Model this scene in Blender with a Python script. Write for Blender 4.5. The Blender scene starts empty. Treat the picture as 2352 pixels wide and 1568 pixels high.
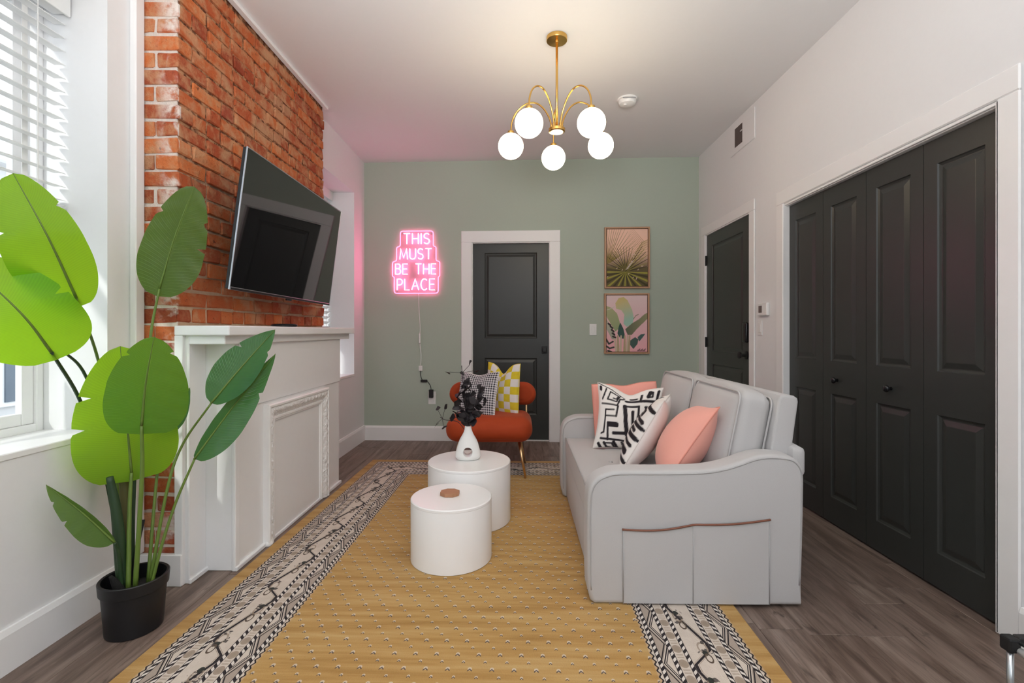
import bpy, bmesh, math, random
import numpy as np
from mathutils import Vector, Matrix

random.seed(7)
rng = np.random.default_rng(7)
C = bpy.context.scene.collection
SC = bpy.context.scene
PI = math.pi

# ------------------------------------------------------------------ camera, sky, lights, exposure
cam_d = bpy.data.cameras.new('camera'); cam = bpy.data.objects.new('camera', cam_d); C.objects.link(cam)
cam.location = (0, 0, 1.17)
cam.rotation_euler = (PI / 2, 0, math.atan(18 / 1100.0))
cam_d.sensor_fit = 'HORIZONTAL'; cam_d.sensor_width = 36.0
cam_d.lens = 36.0 * 1100.0 / 2352.0
cam_d.shift_y = -24.0 / 2352.0
cam_d.clip_start = 0.05
SC.camera = cam

world = bpy.data.worlds.new('sky'); SC.world = world; world.use_nodes = True
wn = world.node_tree; bg = wn.nodes['Background']
bg.inputs['Color'].default_value = (0.86, 0.92, 1.0, 1); bg.inputs['Strength'].default_value = 1.7

def area(name, loc, rot, sx, sy, power, col=(1, 1, 1), portal=False):
    d = bpy.data.lights.new(name, 'AREA'); d.shape = 'RECTANGLE'; d.size = sx; d.size_y = sy
    d.energy = power; d.color = col
    if portal: d.cycles.is_portal = True
    o = bpy.data.objects.new(name, d); o.location = loc; o.rotation_euler = rot; C.objects.link(o); return o
# daylight portals in the window openings
area('window_portal_near', (-2.12, 1.40, 1.67), (0, -PI / 2, 0), 1.9, 1.25, 1, portal=True)
area('window_portal_far', (-2.12, 4.42, 1.65), (0, -PI / 2, 0), 1.9, 0.85, 1, portal=True)
# unseen fill panel added under the ceiling behind the camera
area('rear_ceiling_fill', (0.1, -1.0, 2.93), (0, 0, 0), 2.2, 1.6, 27, (0.93, 0.97, 1.0))
area('rear_wall_fill', (0.2, -2.3, 1.75), (PI / 2, 0, 0), 2.6, 1.6, 20, (0.92, 0.97, 1.0))  # added fill panel facing the room; the front wall has no window
bl_ = area('ceiling_bounce_fill', (0.0, -0.4, 1.5), (PI * 0.80, 0, 0), 1.0, 0.8, 44, (1.0, 0.99, 0.98))  # added fill aimed up at the ceiling from behind the camera
bl_.data.spread = math.radians(110)
sun_d = bpy.data.lights.new('sun', 'SUN'); sun_d.energy = 1.6; sun_d.angle = math.radians(2.5); sun_d.color = (1.0, 0.97, 0.92)
sun = bpy.data.objects.new('sun', sun_d); C.objects.link(sun)
sun.rotation_euler = Vector((0.36, 0.80, -0.50)).to_track_quat('-Z', 'Y').to_euler()

SC.view_settings.view_transform = 'Standard'; SC.view_settings.look = 'None'
SC.view_settings.gamma = 1.0; SC.view_settings.use_curve_mapping = False
SC.view_settings.exposure = 0.48
SC.cycles.use_denoising = True
SC.cycles.max_bounces = 9; SC.cycles.diffuse_bounces = 6; SC.cycles.glossy_bounces = 4
SC.cycles.transmission_bounces = 6; SC.cycles.transparent_max_bounces = 12
SC.cycles.caustics_reflective = False; SC.cycles.caustics_refractive = False
SC.cycles.sample_clamp_indirect = 8.0

# ------------------------------------------------------------------ node expression helper
class E:
    def __init__(s, nt, v): s.nt = nt; s.v = v
    def _m(s, op, *a):
        n = s.nt.nodes.new('ShaderNodeMath'); n.operation = op
        for i, x in enumerate(a):
            x = x.v if isinstance(x, E) else x
            if isinstance(x, (int, float)): n.inputs[i].default_value = x
            else: s.nt.links.new(x, n.inputs[i])
        return E(s.nt, n.outputs[0])
    def __add__(s, o): return s._m('ADD', s, o)
    __radd__ = __add__
    def __sub__(s, o): return s._m('SUBTRACT', s, o)
    def __rsub__(s, o): return s._m('SUBTRACT', o, s)
    def __mul__(s, o): return s._m('MULTIPLY', s, o)
    __rmul__ = __mul__
    def __truediv__(s, o): return s._m('DIVIDE', s, o)
    def fract(s): return s._m('FRACT', s)
    def floor(s): return s._m('FLOOR', s)
    def abs(s): return s._m('ABSOLUTE', s)
    def min(s, o): return s._m('MINIMUM', s, o)
    def max(s, o): return s._m('MAXIMUM', s, o)
    def lt(s, o): return s._m('LESS_THAN', s, o)
    def gt(s, o): return s._m('GREATER_THAN', s, o)
    def sin(s): return s._m('SINE', s)
    def sqrt(s): return s._m('SQRT', s)
    def pw(s, o): return s._m('POWER', s, o)
    def mod(s, o): return s._m('FLOORED_MODULO', s, o)
    def tri(s, p=1.0): return s._m('PINGPONG', s, p)
    def step(s, a, b):
        n = s.nt.nodes.new('ShaderNodeMapRange'); n.interpolation_type = 'SMOOTHSTEP'
        s.nt.links.new(s.v, n.inputs[0]); n.inputs[1].default_value = a; n.inputs[2].default_value = b
        n.clamp = True
        return E(s.nt, n.outputs[0])

class NM:
    """a material with a few node shortcuts"""
    def __init__(s, name, rough=0.5, metal=0.0, spec=0.5):
        s.m = bpy.data.materials.new(name); s.m.use_nodes = True
        s.nt = s.m.node_tree; s.b = s.nt.nodes['Principled BSDF']; s.out = s.nt.nodes['Material Output']
        s.b.inputs['Roughness'].default_value = rough; s.b.inputs['Metallic'].default_value = metal
        s.b.inputs['Specular IOR Level'].default_value = spec
    def coord(s, kind='Object'):
        n = s.nt.nodes.new('ShaderNodeTexCoord'); return n.outputs[kind]
    def pos(s): return s.nt.nodes.new('ShaderNodeNewGeometry').outputs['Position']
    def xyz(s, v):
        n = s.nt.nodes.new('ShaderNodeSeparateXYZ'); s.nt.links.new(v, n.inputs[0])
        return [E(s.nt, n.outputs[i]) for i in range(3)]
    def vec(s, x, y, z=0.0):
        n = s.nt.nodes.new('ShaderNodeCombineXYZ')
        for i, a in enumerate((x, y, z)):
            if isinstance(a, E): s.nt.links.new(a.v, n.inputs[i])
            else: n.inputs[i].default_value = a
        return n.outputs[0]
    def scale(s, v, sc):
        n = s.nt.nodes.new('ShaderNodeMapping'); s.nt.links.new(v, n.inputs[0]); n.inputs['Scale'].default_value = sc
        return n.outputs[0]
    def noise(s, v, scale=5, detail=3, rough=0.55, dist=0.0):
        n = s.nt.nodes.new('ShaderNodeTexNoise'); s.nt.links.new(v, n.inputs['Vector'])
        n.inputs['Scale'].default_value = scale; n.inputs['Detail'].default_value = detail
        n.inputs['Roughness'].default_value = rough; n.inputs['Distortion'].default_value = dist
        return E(s.nt, n.outputs[0])
    def rand(s): return E(s.nt, s.nt.nodes.new('ShaderNodeObjectInfo').outputs['Random'])
    def col(s, c):
        n = s.nt.nodes.new('ShaderNodeRGB'); n.outputs[0].default_value = (*c, 1); return n.outputs[0]
    def mix(s, f, a, b, mode='MIX'):
        n = s.nt.nodes.new('ShaderNodeMix'); n.data_type = 'RGBA'; n.blend_type = mode
        def put(i, x):
            x = x.v if isinstance(x, E) else x
            if isinstance(x, (int, float)): n.inputs[i].default_value = x
            elif isinstance(x, tuple): n.inputs[i].default_value = (*x, 1)
            else: s.nt.links.new(x, n.inputs[i])
        put(0, f); put(6, a); put(7, b)
        return n.outputs[2]
    def ramp(s, f, stops):
        n = s.nt.nodes.new('ShaderNodeValToRGB'); s.nt.links.new(f.v, n.inputs[0])
        el = n.color_ramp.elements
        while len(el) < len(stops): el.new(0.5)
        for e, (p, c) in zip(el, stops): e.position = p; e.color = (*c, 1)
        return n.outputs[0]
    def base(s, c):
        if isinstance(c, tuple): s.b.inputs['Base Color'].default_value = (*c, 1)
        else: s.nt.links.new(c, s.b.inputs['Base Color'])
        return s
    def bump(s, h, strength=0.2, dist=0.01):
        n = s.nt.nodes.new('ShaderNodeBump'); s.nt.links.new(h.v, n.inputs['Height'])
        n.inputs['Strength'].default_value = strength; n.inputs['Distance'].default_value = dist
        s.nt.links.new(n.outputs[0], s.b.inputs['Normal']); return s
    def rough(s, e): s.nt.links.new(e.v, s.b.inputs['Roughness']); return s

def paint(name, c, rough=0.55, var=0.04, nscale=60, bstr=0.05, spec=0.4, sheen=0.0):
    n = NM(name, rough, spec=spec)
    v = n.coord('Object'); f = n.noise(v, nscale, 4)
    n.base(n.mix(f, tuple(x * (1 - var) for x in c), tuple(min(1, x * (1 + var)) for x in c)))
    n.bump(f, bstr, 0.004)
    if sheen: n.b.inputs['Sheen Weight'].default_value = sheen
    return n.m

def emit(name, c, s):
    n = NM(name); n.base(tuple(min(1, x) for x in c))
    n.b.inputs['Emission Color'].default_value = (*c, 1); n.b.inputs['Emission Strength'].default_value = s
    return n.m

# ------------------------------------------------------------------ materials
M = {}
M['wall'] = paint('white_wall_paint', (0.785, 0.785, 0.79), 0.6, 0.015, 40, 0.03)
M['ceiling'] = paint('ceiling_paint', (0.76, 0.76, 0.765), 0.7, 0.012, 30, 0.03)
M['green'] = paint('sage_wall_paint', (0.42, 0.48, 0.405), 0.6, 0.02, 40, 0.03)
M['trim'] = paint('white_trim_paint', (0.84, 0.835, 0.835), 0.35, 0.01, 20, 0.02)
M['mantel'] = paint('white_mantel_paint', (0.805, 0.805, 0.81), 0.4, 0.015, 25, 0.04)
M['iron'] = paint('white_cast_iron_paint', (0.82, 0.815, 0.81), 0.45, 0.02, 25, 0.05)
n = NM('ornate_relief_paint', 0.45); v = n.coord('Object'); f = n.noise(v, 55, 2, 0.5, 0.6); n.base((0.82, 0.815, 0.81)); n.bump(f, 1.0, 0.012); M['relief'] = n.m
M['door'] = paint('charcoal_door_paint', (0.034, 0.036, 0.034), 0.36, 0.06, 50, 0.04)
M['black'] = paint('matte_black', (0.012, 0.012, 0.013), 0.45, 0.1, 80, 0.03)
M['black_gloss'] = paint('gloss_black', (0.010, 0.010, 0.012), 0.2, 0.1, 80, 0.0)
M['plastic'] = paint('white_plastic', (0.80, 0.80, 0.79), 0.35, 0.01, 30, 0.01)
M['grey_plastic'] = paint('grey_plastic', (0.30, 0.30, 0.31), 0.4, 0.05, 30, 0.01)
M['lcd'] = paint('dark_display', (0.14, 0.11, 0.11), 0.3, 0.05, 30, 0.0)
M['dark_hole'] = paint('dark_grille', (0.10, 0.075, 0.07), 0.6, 0.1, 30, 0.0)
M['table'] = paint('white_lacquer', (0.85, 0.845, 0.84), 0.28, 0.008, 20, 0.01)
M['ceramic'] = paint('white_ceramic', (0.80, 0.80, 0.78), 0.35, 0.02, 25, 0.05)
M['sofa'] = paint('light_grey_fabric', (0.47, 0.458, 0.455), 0.85, 0.035, 420, 0.10, 0.2, 0.15)
M['sofa_dark'] = paint('grey_piping', (0.40, 0.39, 0.387), 0.85, 0.03, 300, 0.05, 0.2)
M['brown_trim'] = paint('brown_leather_trim', (0.20, 0.075, 0.045), 0.5, 0.08, 90, 0.05)
M['pot'] = paint('black_plastic_pot', (0.010, 0.010, 0.011), 0.42, 0.1, 50, 0.02)
M['soil'] = paint('black_soil', (0.014, 0.013, 0.012), 0.95, 0.3, 120, 0.6)
M['steel'] = NM('brushed_steel', 0.3, 1.0).base((0.55, 0.58, 0.60)).m
M['white_tube'] = paint('white_tube', (0.82, 0.82, 0.82), 0.3, 0.01, 30, 0.0)
n = NM('brass', 0.24, 1.0); v = n.coord('Object'); f = n.noise(v, 30, 2); n.base(n.mix(f, (0.66, 0.40, 0.11), (0.74, 0.46, 0.14))); M['brass'] = n.m
n = NM('gold_leg', 0.28, 1.0); v = n.coord('Object'); f = n.noise(v, 30, 2); n.base(n.mix(f, (0.72, 0.47, 0.24), (0.80, 0.54, 0.30))); M['gold'] = n.m
n = NM('copper_wood', 0.5); v = n.coord('Object'); f = n.noise(n.scale(v, (8, 60, 8)), 2, 4); n.base(n.mix(f, (0.33, 0.15, 0.075), (0.46, 0.23, 0.12))); M['coaster'] = n.m
n = NM('picture_frame_wood', 0.45); v = n.coord('Object'); f = n.noise(n.scale(v, (60, 60, 6)), 2, 3); n.base(n.mix(f, (0.43, 0.235, 0.13), (0.55, 0.32, 0.185))); M['frame'] = n.m
n = NM('orange_velvet', 0.75, spec=0.25); v = n.coord('Object'); f = n.noise(v, 260, 3); g = n.noise(v, 9, 3)
n.base(n.mix(g, (0.33, 0.042, 0.010), (0.44, 0.062, 0.016))); n.bump(f, 0.12, 0.003)
n.b.inputs['Sheen Weight'].default_value = 0.22; n.b.inputs['Sheen Roughness'].default_value = 0.4
n.b.inputs['Sheen Tint'].default_value = (1, 0.45, 0.3, 1); M['velvet'] = n.m
M['coral'] = paint('coral_cotton', (0.80, 0.37, 0.30), 0.8, 0.03, 300, 0.08, 0.2, 0.2)
M['pink'] = paint('salmon_pink_cotton', (0.82, 0.36, 0.30), 0.8, 0.03, 300, 0.08, 0.2, 0.2)
M['coral_seam'] = paint('coral_seam', (0.66, 0.26, 0.20), 0.8, 0.03, 300, 0.05, 0.2)
M['cream_seam'] = paint('cream_seam', (0.70, 0.66, 0.62), 0.8, 0.03, 300, 0.05, 0.2)
M['yellow_seam'] = paint('yellow_seam', (0.72, 0.58, 0.06), 0.8, 0.03, 300, 0.05, 0.2)
M['tv_body'] = paint('black_television_body', (0.012, 0.012, 0.013), 0.35, 0.05, 40, 0.0)
n = NM('television_screen', 0.03, spec=1.0); v = n.coord('Object'); f = n.noise(v, 3, 1); n.base(n.mix(f, (0.006, 0.006, 0.007), (0.008, 0.008, 0.009))); M['screen'] = n.m
n = NM('silver_edge', 0.3, 0.9); n.base((0.5, 0.52, 0.56)); M['silver'] = n.m

def vcol_mat(name, rough=0.8, nscale=300, bstr=0.06):
    n = NM(name, rough, spec=0.25)
    a = n.nt.nodes.new('ShaderNodeVertexColor'); a.layer_name = 'Col'
    f = n.noise(n.coord('Object'), nscale, 3)
    n.base(n.mix(0.06, a.outputs[0], n.mix(f, (0.2, 0.2, 0.2), (0.9, 0.9, 0.9)), 'OVERLAY')); n.bump(f, bstr, 0.003)
    return n.m
M['print_fabric'] = vcol_mat('printed_fabric')
M['print_paper'] = vcol_mat('printed_canvas', 0.6, 500, 0.03)

# bricks: colour differs brick by brick, with paint smears of its own
n = NM('old_red_brick', 0.85, spec=0.25); v = n.coord('Object'); r = n.rand(); p = n.pos()
px_, py_, pz_ = n.xyz(p)
c0 = n.ramp(r, [(0.0, (0.30, 0.055, 0.024)), (0.3, (0.42, 0.085, 0.030)), (0.6, (0.52, 0.125, 0.038)), (0.85, (0.60, 0.165, 0.050)), (1.0, (0.34, 0.068, 0.035))])
f1 = n.noise(p, 16, 5, 0.65); f2 = n.noise(p, 70, 4, 0.7); f3 = n.noise(p, 5.5, 4, 0.6, 0.5)
c1 = n.mix(f1.step(0.40, 0.70) * (pz_.step(1.2, 2.4) * 0.45 + 0.30), c0, (0.55, 0.29, 0.145))
c1 = n.mix(f2.step(0.55, 0.75) * 0.55, c1, (0.17, 0.040, 0.022))
c1 = n.mix(f3.step(0.50, 0.64) * 0.55, c1, (0.56, 0.34, 0.19))
f4 = n.noise(n.scale(p, (1, 0.5, 1)), 34, 3, 0.7); c1 = n.mix(f4.step(0.64, 0.72) * 0.7, c1, (0.085, 0.022, 0.014))
smear = (py_.lt(2.205)) * (px_.step(-1.70, -1.60)) * (f3.step(0.44, 0.56)) * (f1.step(0.3, 0.55))
c1 = n.mix(smear * 0.85, c1, (0.80, 0.73, 0.68))
n.base(c1); n.bump(f1 * 0.6 + f2 * 0.4, 0.85, 0.016); M['brick'] = n.m
n = NM('lime_mortar', 0.95, spec=0.1); v = n.pos(); f = n.noise(v, 30, 5, 0.7); g = n.noise(v, 6, 3)
mx_, my_, mz_ = n.xyz(v)
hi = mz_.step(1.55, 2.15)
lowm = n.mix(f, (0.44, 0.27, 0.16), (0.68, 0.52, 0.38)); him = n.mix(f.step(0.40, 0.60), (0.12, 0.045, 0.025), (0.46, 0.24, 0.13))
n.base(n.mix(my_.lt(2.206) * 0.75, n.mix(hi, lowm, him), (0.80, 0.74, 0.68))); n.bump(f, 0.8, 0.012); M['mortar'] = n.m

# floor planks
n = NM('grey_brown_vinyl_plank', 0.42, spec=0.4); v = n.pos(); r = n.rand()
x, y, z = n.xyz(v)
vv = n.vec(x * 9.0 + r * 37.0, y * 0.9 + r * 91.0, 0.0)
g1 = n.noise(vv, 2.2, 6, 0.62, 0.6)
g2 = n.noise(n.vec(x * 60.0 + r * 11, y * 2.2 + r * 7, 0.0), 2.0, 4, 0.6)
cc = n.ramp(g1, [(0.22, (0.050, 0.032, 0.024)), (0.42, (0.150, 0.104, 0.082)), (0.58, (0.235, 0.174, 0.142)), (0.78, (0.36, 0.285, 0.235))])
cc = n.mix((r * 0.35), cc, (0.11, 0.072, 0.056)); cc = n.mix(g2.step(0.45, 0.72) * 0.40, cc, (0.045, 0.032, 0.027))
g3 = n.noise(n.vec(x * 14.0 + r * 53, y * 3.2 + r * 17, 0.0), 1.6, 4, 0.65, 0.8); cc = n.mix(g3.step(0.58, 0.72) * 0.65, cc, (0.035, 0.022, 0.017)); cc = n.mix(g3.step(0.42, 0.30) * 0.4, cc, (0.26, 0.20, 0.165))
n.base(cc); n.bump(g2, 0.12, 0.002); M['plank'] = n.m
M['subfloor'] = paint('dark_subfloor', (0.03, 0.022, 0.02), 0.8)

# leaves: thin, let light through, fine cross veins; darker copies hold painted-in shade
def leaf_material(name, ca, cb, cv, t1, t2, tf, rough, bstr):
    n = NM(name, rough, spec=0.45); uv = n.coord('UV'); u_, v_, _ = n.xyz(uv)
    side = (u_ - 0.5).abs()
    vein = ((v_ * 60.0 - side * 18.0) * 6.0).sin() * 0.5 + 0.5
    rib = ((v_ * 30.0 - side * 9.0) * 6.0).sin() * 0.5 + 0.5
    nz = n.noise(uv, 6, 3)
    cl = n.mix(vein * 0.30, n.mix(nz, ca, cb), cv)
    cl = n.mix(side.lt(0.018), cl, (0.22, 0.34, 0.09)); n.base(cl); n.bump(vein * 0.5 + rib * 0.5, bstr, 0.003)
    tr = n.nt.nodes.new('ShaderNodeBsdfTranslucent'); mx = n.nt.nodes.new('ShaderNodeMixShader'); mx.inputs[0].default_value = tf
    n.nt.links.new(n.mix(vein * 0.30, t1, t2), tr.inputs[0])
    n.nt.links.new(n.b.outputs[0], mx.inputs[1]); n.nt.links.new(tr.outputs[0], mx.inputs[2]); n.nt.links.new(mx.outputs[0], n.out.inputs[0])
    return n.m
M['leaf'] = leaf_material('banana_leaf', (0.050, 0.145, 0.020), (0.080, 0.195, 0.028), (0.042, 0.115, 0.02), (0.58, 1.0, 0.030), (0.44, 0.80, 0.022), 0.64, 0.42, 0.14)
M['leaf_mid_shaded'] = leaf_material('banana_leaf_mid_shaded', (0.042, 0.125, 0.022), (0.065, 0.165, 0.030), (0.036, 0.100, 0.02), (0.42, 0.80, 0.045), (0.32, 0.62, 0.035), 0.40, 0.42, 0.18)  # copy with the front leaf's half shade in its colour
M['leaf_waxy_shaded'] = leaf_material('banana_leaf_waxy_shaded', (0.022, 0.110, 0.034), (0.040, 0.150, 0.045), (0.020, 0.085, 0.03), (0.30, 0.62, 0.10), (0.22, 0.48, 0.08), 0.22, 0.26, 0.30)  # this copy and the olive one: shade of less lit leaves in the colour
M['leaf_olive_shaded'] = leaf_material('banana_leaf_olive_shaded', (0.050, 0.105, 0.024), (0.070, 0.135, 0.030), (0.045, 0.090, 0.022), (0.36, 0.62, 0.06), (0.28, 0.50, 0.05), 0.30, 0.40, 0.16)
n = NM('leaf_stem', 0.45); v = n.coord('Object'); f = n.noise(n.scale(v, (40, 40, 3)), 2, 3); n.base(n.mix(f, (0.085, 0.15, 0.022), (0.16, 0.24, 0.040))); M['stem'] = n.m
n = NM('leaf_sheath_dark', 0.5); v = n.coord('Object'); f = n.noise(n.scale(v, (60, 60, 3)), 2, 3); n.base(n.mix(f, (0.012, 0.035, 0.012), (0.028, 0.065, 0.022))); M['sheath_dark'] = n.m
n = NM('leaf_sheath_brown', 0.6); v = n.coord('Object'); f = n.noise(n.scale(v, (60, 60, 3)), 2, 3); n.base(n.mix(f, (0.065, 0.062, 0.012), (0.11, 0.095, 0.025))); M['sheath_brown'] = n.m
n = NM('dark_dried_leaf', 0.6); v = n.coord('Object'); r = n.rand(); f = n.noise(v, 40, 3)
n.base(n.mix(r, n.mix(f, (0.010, 0.010, 0.014), (0.028, 0.022, 0.028)), n.mix(f, (0.045, 0.030, 0.030), (0.012, 0.016, 0.018)))); M['dried'] = n.m

# glass: reflects a little, lets light straight through
def glass(name, tint=(0.96, 0.98, 0.98), f=0.06):
    n = NM(name); nt = n.nt
    t = nt.nodes.new('ShaderNodeBsdfTransparent'); t.inputs[0].default_value = (*tint, 1)
    g = nt.nodes.new('ShaderNodeBsdfGlossy'); g.inputs['Roughness'].default_value = 0.02
    lw = nt.nodes.new('ShaderNodeLayerWeight'); lw.inputs[0].default_value = 0.5      # the same from either side of the sheet
    fr = E(nt, lw.outputs['Facing']).pw(4.0) * 0.55 + 0.035
    m = nt.nodes.new('ShaderNodeMixShader'); nt.links.new(fr.v, m.inputs[0])
    nt.links.new(t.outputs[0], m.inputs[1]); nt.links.new(g.outputs[0], m.inputs[2]); nt.links.new(m.outputs[0], n.out.inputs[0])
    return n.m
M['glass'] = glass('window_glass')
M['acrylic'] = glass('clear_acrylic', (0.98, 0.95, 0.965))
M['globe'] = emit('lit_opal_glass', (1.0, 0.84, 0.58), 8.5)
M['hub_disc_glow'] = emit('pale_disc_glow', (1.0, 0.85, 0.6), 2.5)  # no lamp: the hub's pale underside is brightened by emission
M['neon'] = emit('pink_neon_tube', (1.0, 0.15, 0.38), 17.0)
M['neon_edge'] = emit('pink_lit_edge', (1.0, 0.17, 0.36), 2.6)
M['facade'] = paint('pale_facade', (0.62, 0.61, 0.60), 0.8, 0.06, 3, 0.05)
M['facade_glass'] = paint('facade_window_glass', (0.10, 0.13, 0.17), 0.15, 0.1, 2, 0.0)
M['asphalt'] = paint('street_asphalt', (0.22, 0.22, 0.22), 0.9, 0.1, 6, 0.1)

# ------------------------------------------------------------------ mesh helpers
class MB:
    def __init__(s): s.V = []; s.F = []
    def add(s, V, F):
        o = len(s.V); s.V += [tuple(v) for v in V]; s.F += [tuple(i + o for i in f) for f in F]; return s
    def box(s, x0, x1, y0, y1, z0, z1):
        V = [(x, y, z) for x in (x0, x1) for y in (y0, y1) for z in (z0, z1)]
        return s.add(V, [(0, 1, 3, 2), (4, 6, 7, 5), (0, 4, 5, 1), (2, 3, 7, 6), (0, 2, 6, 4), (1, 5, 7, 3)])
    def bbox(s, x0, x1, y0, y1, z0, z1, b=0.004, seg=1):
        bm = bmesh.new(); bmesh.ops.create_cube(bm, size=1.0)
        for v in bm.verts: v.co = Vector(((x0 + x1) / 2 + v.co.x * (x1 - x0), (y0 + y1) / 2 + v.co.y * (y1 - y0), (z0 + z1) / 2 + v.co.z * (z1 - z0)))
        bmesh.ops.bevel(bm, geom=bm.edges[:], offset=b, segments=seg, profile=0.5, affect='EDGES')
        return s.bm(bm)
    def bm(s, bm):
        bm.verts.index_update(); s.add([v.co[:] for v in bm.verts], [[v.index for v in f.verts] for f in bm.faces]); bm.free(); return s
    def prism(s, pts, axis, a0, a1, bev=0.0, seg=2):
        """polygon extruded along an axis; pts are the two other coordinates in order"""
        def co(p, a):
            return (a, p[0], p[1]) if axis == 'x' else (p[0], a, p[1]) if axis == 'y' else (p[0], p[1], a)
        bm = bmesh.new()
        A = [bm.verts.new(co(p, a0)) for p in pts]; B = [bm.verts.new(co(p, a1)) for p in pts]
        fa = bm.faces.new(A); fb = bm.faces.new(B[::-1]); N = len(pts)
        for i in range(N): bm.faces.new((A[i], B[i], B[(i + 1) % N], A[(i + 1) % N]))
        bmesh.ops.recalc_face_normals(bm, faces=bm.faces[:])
        if bev > 0:
            ed = list(set(list(fa.edges) + list(fb.edges)))
            bmesh.ops.bevel(bm, geom=ed, offset=bev, segments=seg, profile=0.5, affect='EDGES')
        return s.bm(bm)
    def tube(s, pts, r, n=8, closed=False, caps=True):
        P = [Vector(p) for p in pts]; N = len(P)
        R = r if isinstance(r, (list, tuple)) else [r] * N
        V = []; F = []; prev = None
        for i in range(N):
            if closed: t = P[(i + 1) % N] - P[i - 1]
            else: t = P[min(i + 1, N - 1)] - P[max(i - 1, 0)]
            t.normalize()
            if prev is None:
                a = Vector((0, 0, 1)) if abs(t.z) < 0.9 else Vector((1, 0, 0)); u = t.cross(a).normalized()
            else:
                u = (prev - t * prev.dot(t)).normalized()
            prev = u; w = t.cross(u)
            for k in range(n):
                q = 2 * PI * k / n; V.append(P[i] + (u * math.cos(q) + w * math.sin(q)) * R[i])
        M_ = N if closed else N - 1
        for i in range(M_):
            j = (i + 1) % N
            for k in range(n):
                F.append((i * n + k, i * n + (k + 1) % n, j * n + (k + 1) % n, j * n + k))
        if caps and not closed:
            F.append(tuple(range(n))[::-1]); F.append(tuple((N - 1) * n + k for k in range(n)))
        return s.add(V, F)
    def lathe(s, prof, cx=0, cy=0, n=32, sx=1, sy=1):
        V = []; F = []; N = len(prof)
        for (r, z) in prof:
            for k in range(n):
                a = 2 * PI * k / n; V.append((cx + sx * r * math.cos(a), cy + sy * r * math.sin(a), z))
        for i in range(N - 1):
            for k in range(n): F.append((i * n + k, i * n + (k + 1) % n, (i + 1) * n + (k + 1) % n, (i + 1) * n + k))
        if prof[0][0] > 1e-6: F.append(tuple(range(n))[::-1])
        if prof[-1][0] > 1e-6: F.append(tuple((N - 1) * n + k for k in range(n)))
        return s.add(V, F)
    def sphere(s, c, r, n=24, m=14):
        return s.lathe([(max(1e-7, r * math.sin(PI * i / m)), c[2] - r * math.cos(PI * i / m)) for i in range(m + 1)], c[0], c[1], n)
    def rbox(s, c, size, r, n=10, puff=(0, 0, 0), fn=None):
        """rounded, slightly inflated box made of six grids"""
        h = Vector(size) / 2; cv = Vector(c)
        for ax in range(3):
            for sg in (-1, 1):
                a, b = (ax + 1) % 3, (ax + 2) % 3
                V = []; F = []
                for i in range(n + 1):
                    for j in range(n + 1):
                        p = [0, 0, 0]; p[ax] = sg
                        p[a] = -math.cos(PI * i / n) * 0.5 + (2 * i / n - 1) * 0.5; p[b] = -math.cos(PI * j / n) * 0.5 + (2 * j / n - 1) * 0.5
                        q = Vector((p[0] * h.x, p[1] * h.y, p[2] * h.z))
                        inner = Vector([max(-(h[k] - r), min(h[k] - r, q[k])) for k in range(3)])
                        d = q - inner
                        if d.length > 1e-9:
                            q = inner + d.normalized() * r if d.length > 1e-9 else q
                        w = Vector((p[0], p[1], p[2]))
                        for k in range(3):
                            o1, o2 = (k + 1) % 3, (k + 2) % 3
                            q[k] += w[k] * puff[k] * (1 - w[o1] ** 2) * (1 - w[o2] ** 2)
                        if fn: q = fn(q)
                        V.append(q + cv)
                for i in range(n):
                    for j in range(n):
                        f = (i * (n + 1) + j, (i + 1) * (n + 1) + j, (i + 1) * (n + 1) + j + 1, i * (n + 1) + j + 1)
                        F.append(f if sg > 0 else f[::-1])
                s.add(V, F)
        return s
    def mesh(s, name, mat, smooth=False, weld=0.0):
        me = bpy.data.meshes.new(name); me.from_pydata(s.V, [], s.F)
        if weld > 0:
            b = bmesh.new(); b.from_mesh(me); bmesh.ops.remove_doubles(b, verts=b.verts[:], dist=weld)
            bmesh.ops.recalc_face_normals(b, faces=b.faces[:]); b.to_mesh(me); b.free()
        me.validate(); me.update()
        if smooth == 'auto': 
            me.shade_smooth()
            try: me.set_sharp_from_angle(angle=math.radians(38))
            except Exception: pass
        elif smooth: me.shade_smooth()
        if mat: me.materials.append(mat)
        return me

WLOC = {}
def link(name, me, parent=None):
    o = bpy.data.objects.new(name, me); C.objects.link(o)
    if parent is not None: o.parent = parent
    return o
def tag(o, label, cat, group=None, kind=None):
    o['label'] = label; o['category'] = cat
    if group: o['group'] = group
    if kind: o['kind'] = kind
    return o
def thing(name, label, cat, loc=(0, 0, 0), group=None, kind=None, rot=None):
    o = bpy.data.objects.new(name, None); C.objects.link(o); o.location = loc
    o.empty_display_size = 0.1
    if rot is not None: o.rotation_euler = rot
    WLOC[o.name] = Vector(loc)
    return tag(o, label, cat, group, kind)
def part(name, mb, mat, parent, smooth=False, local=False, weld=0.0, label=None):
    """mesh given in world coordinates (or local=True) becomes a child"""
    if not local:
        off = WLOC.get(parent.name, Vector((0, 0, 0)))
        mb.V = [(v[0] - off.x, v[1] - off.y, v[2] - off.z) for v in mb.V]
    o = link(name, mb.mesh(name, mat, smooth, weld), parent)
    if label: o['label'] = label
    WLOC[o.name] = Vector((0, 0, 0)) if local else WLOC.get(parent.name, Vector((0, 0, 0)))
    return o
def single(name, mb, mat, label, cat, loc, group=None, kind=None, smooth=False, weld=0.0, local=False):
    if not local:
        mb.V = [(v[0] - loc[0], v[1] - loc[1], v[2] - loc[2]) for v in mb.V]
    o = link(name, mb.mesh(name, mat, smooth, weld)); o.location = loc
    WLOC[o.name] = Vector(loc)
    return tag(o, label, cat, group, kind)
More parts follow.
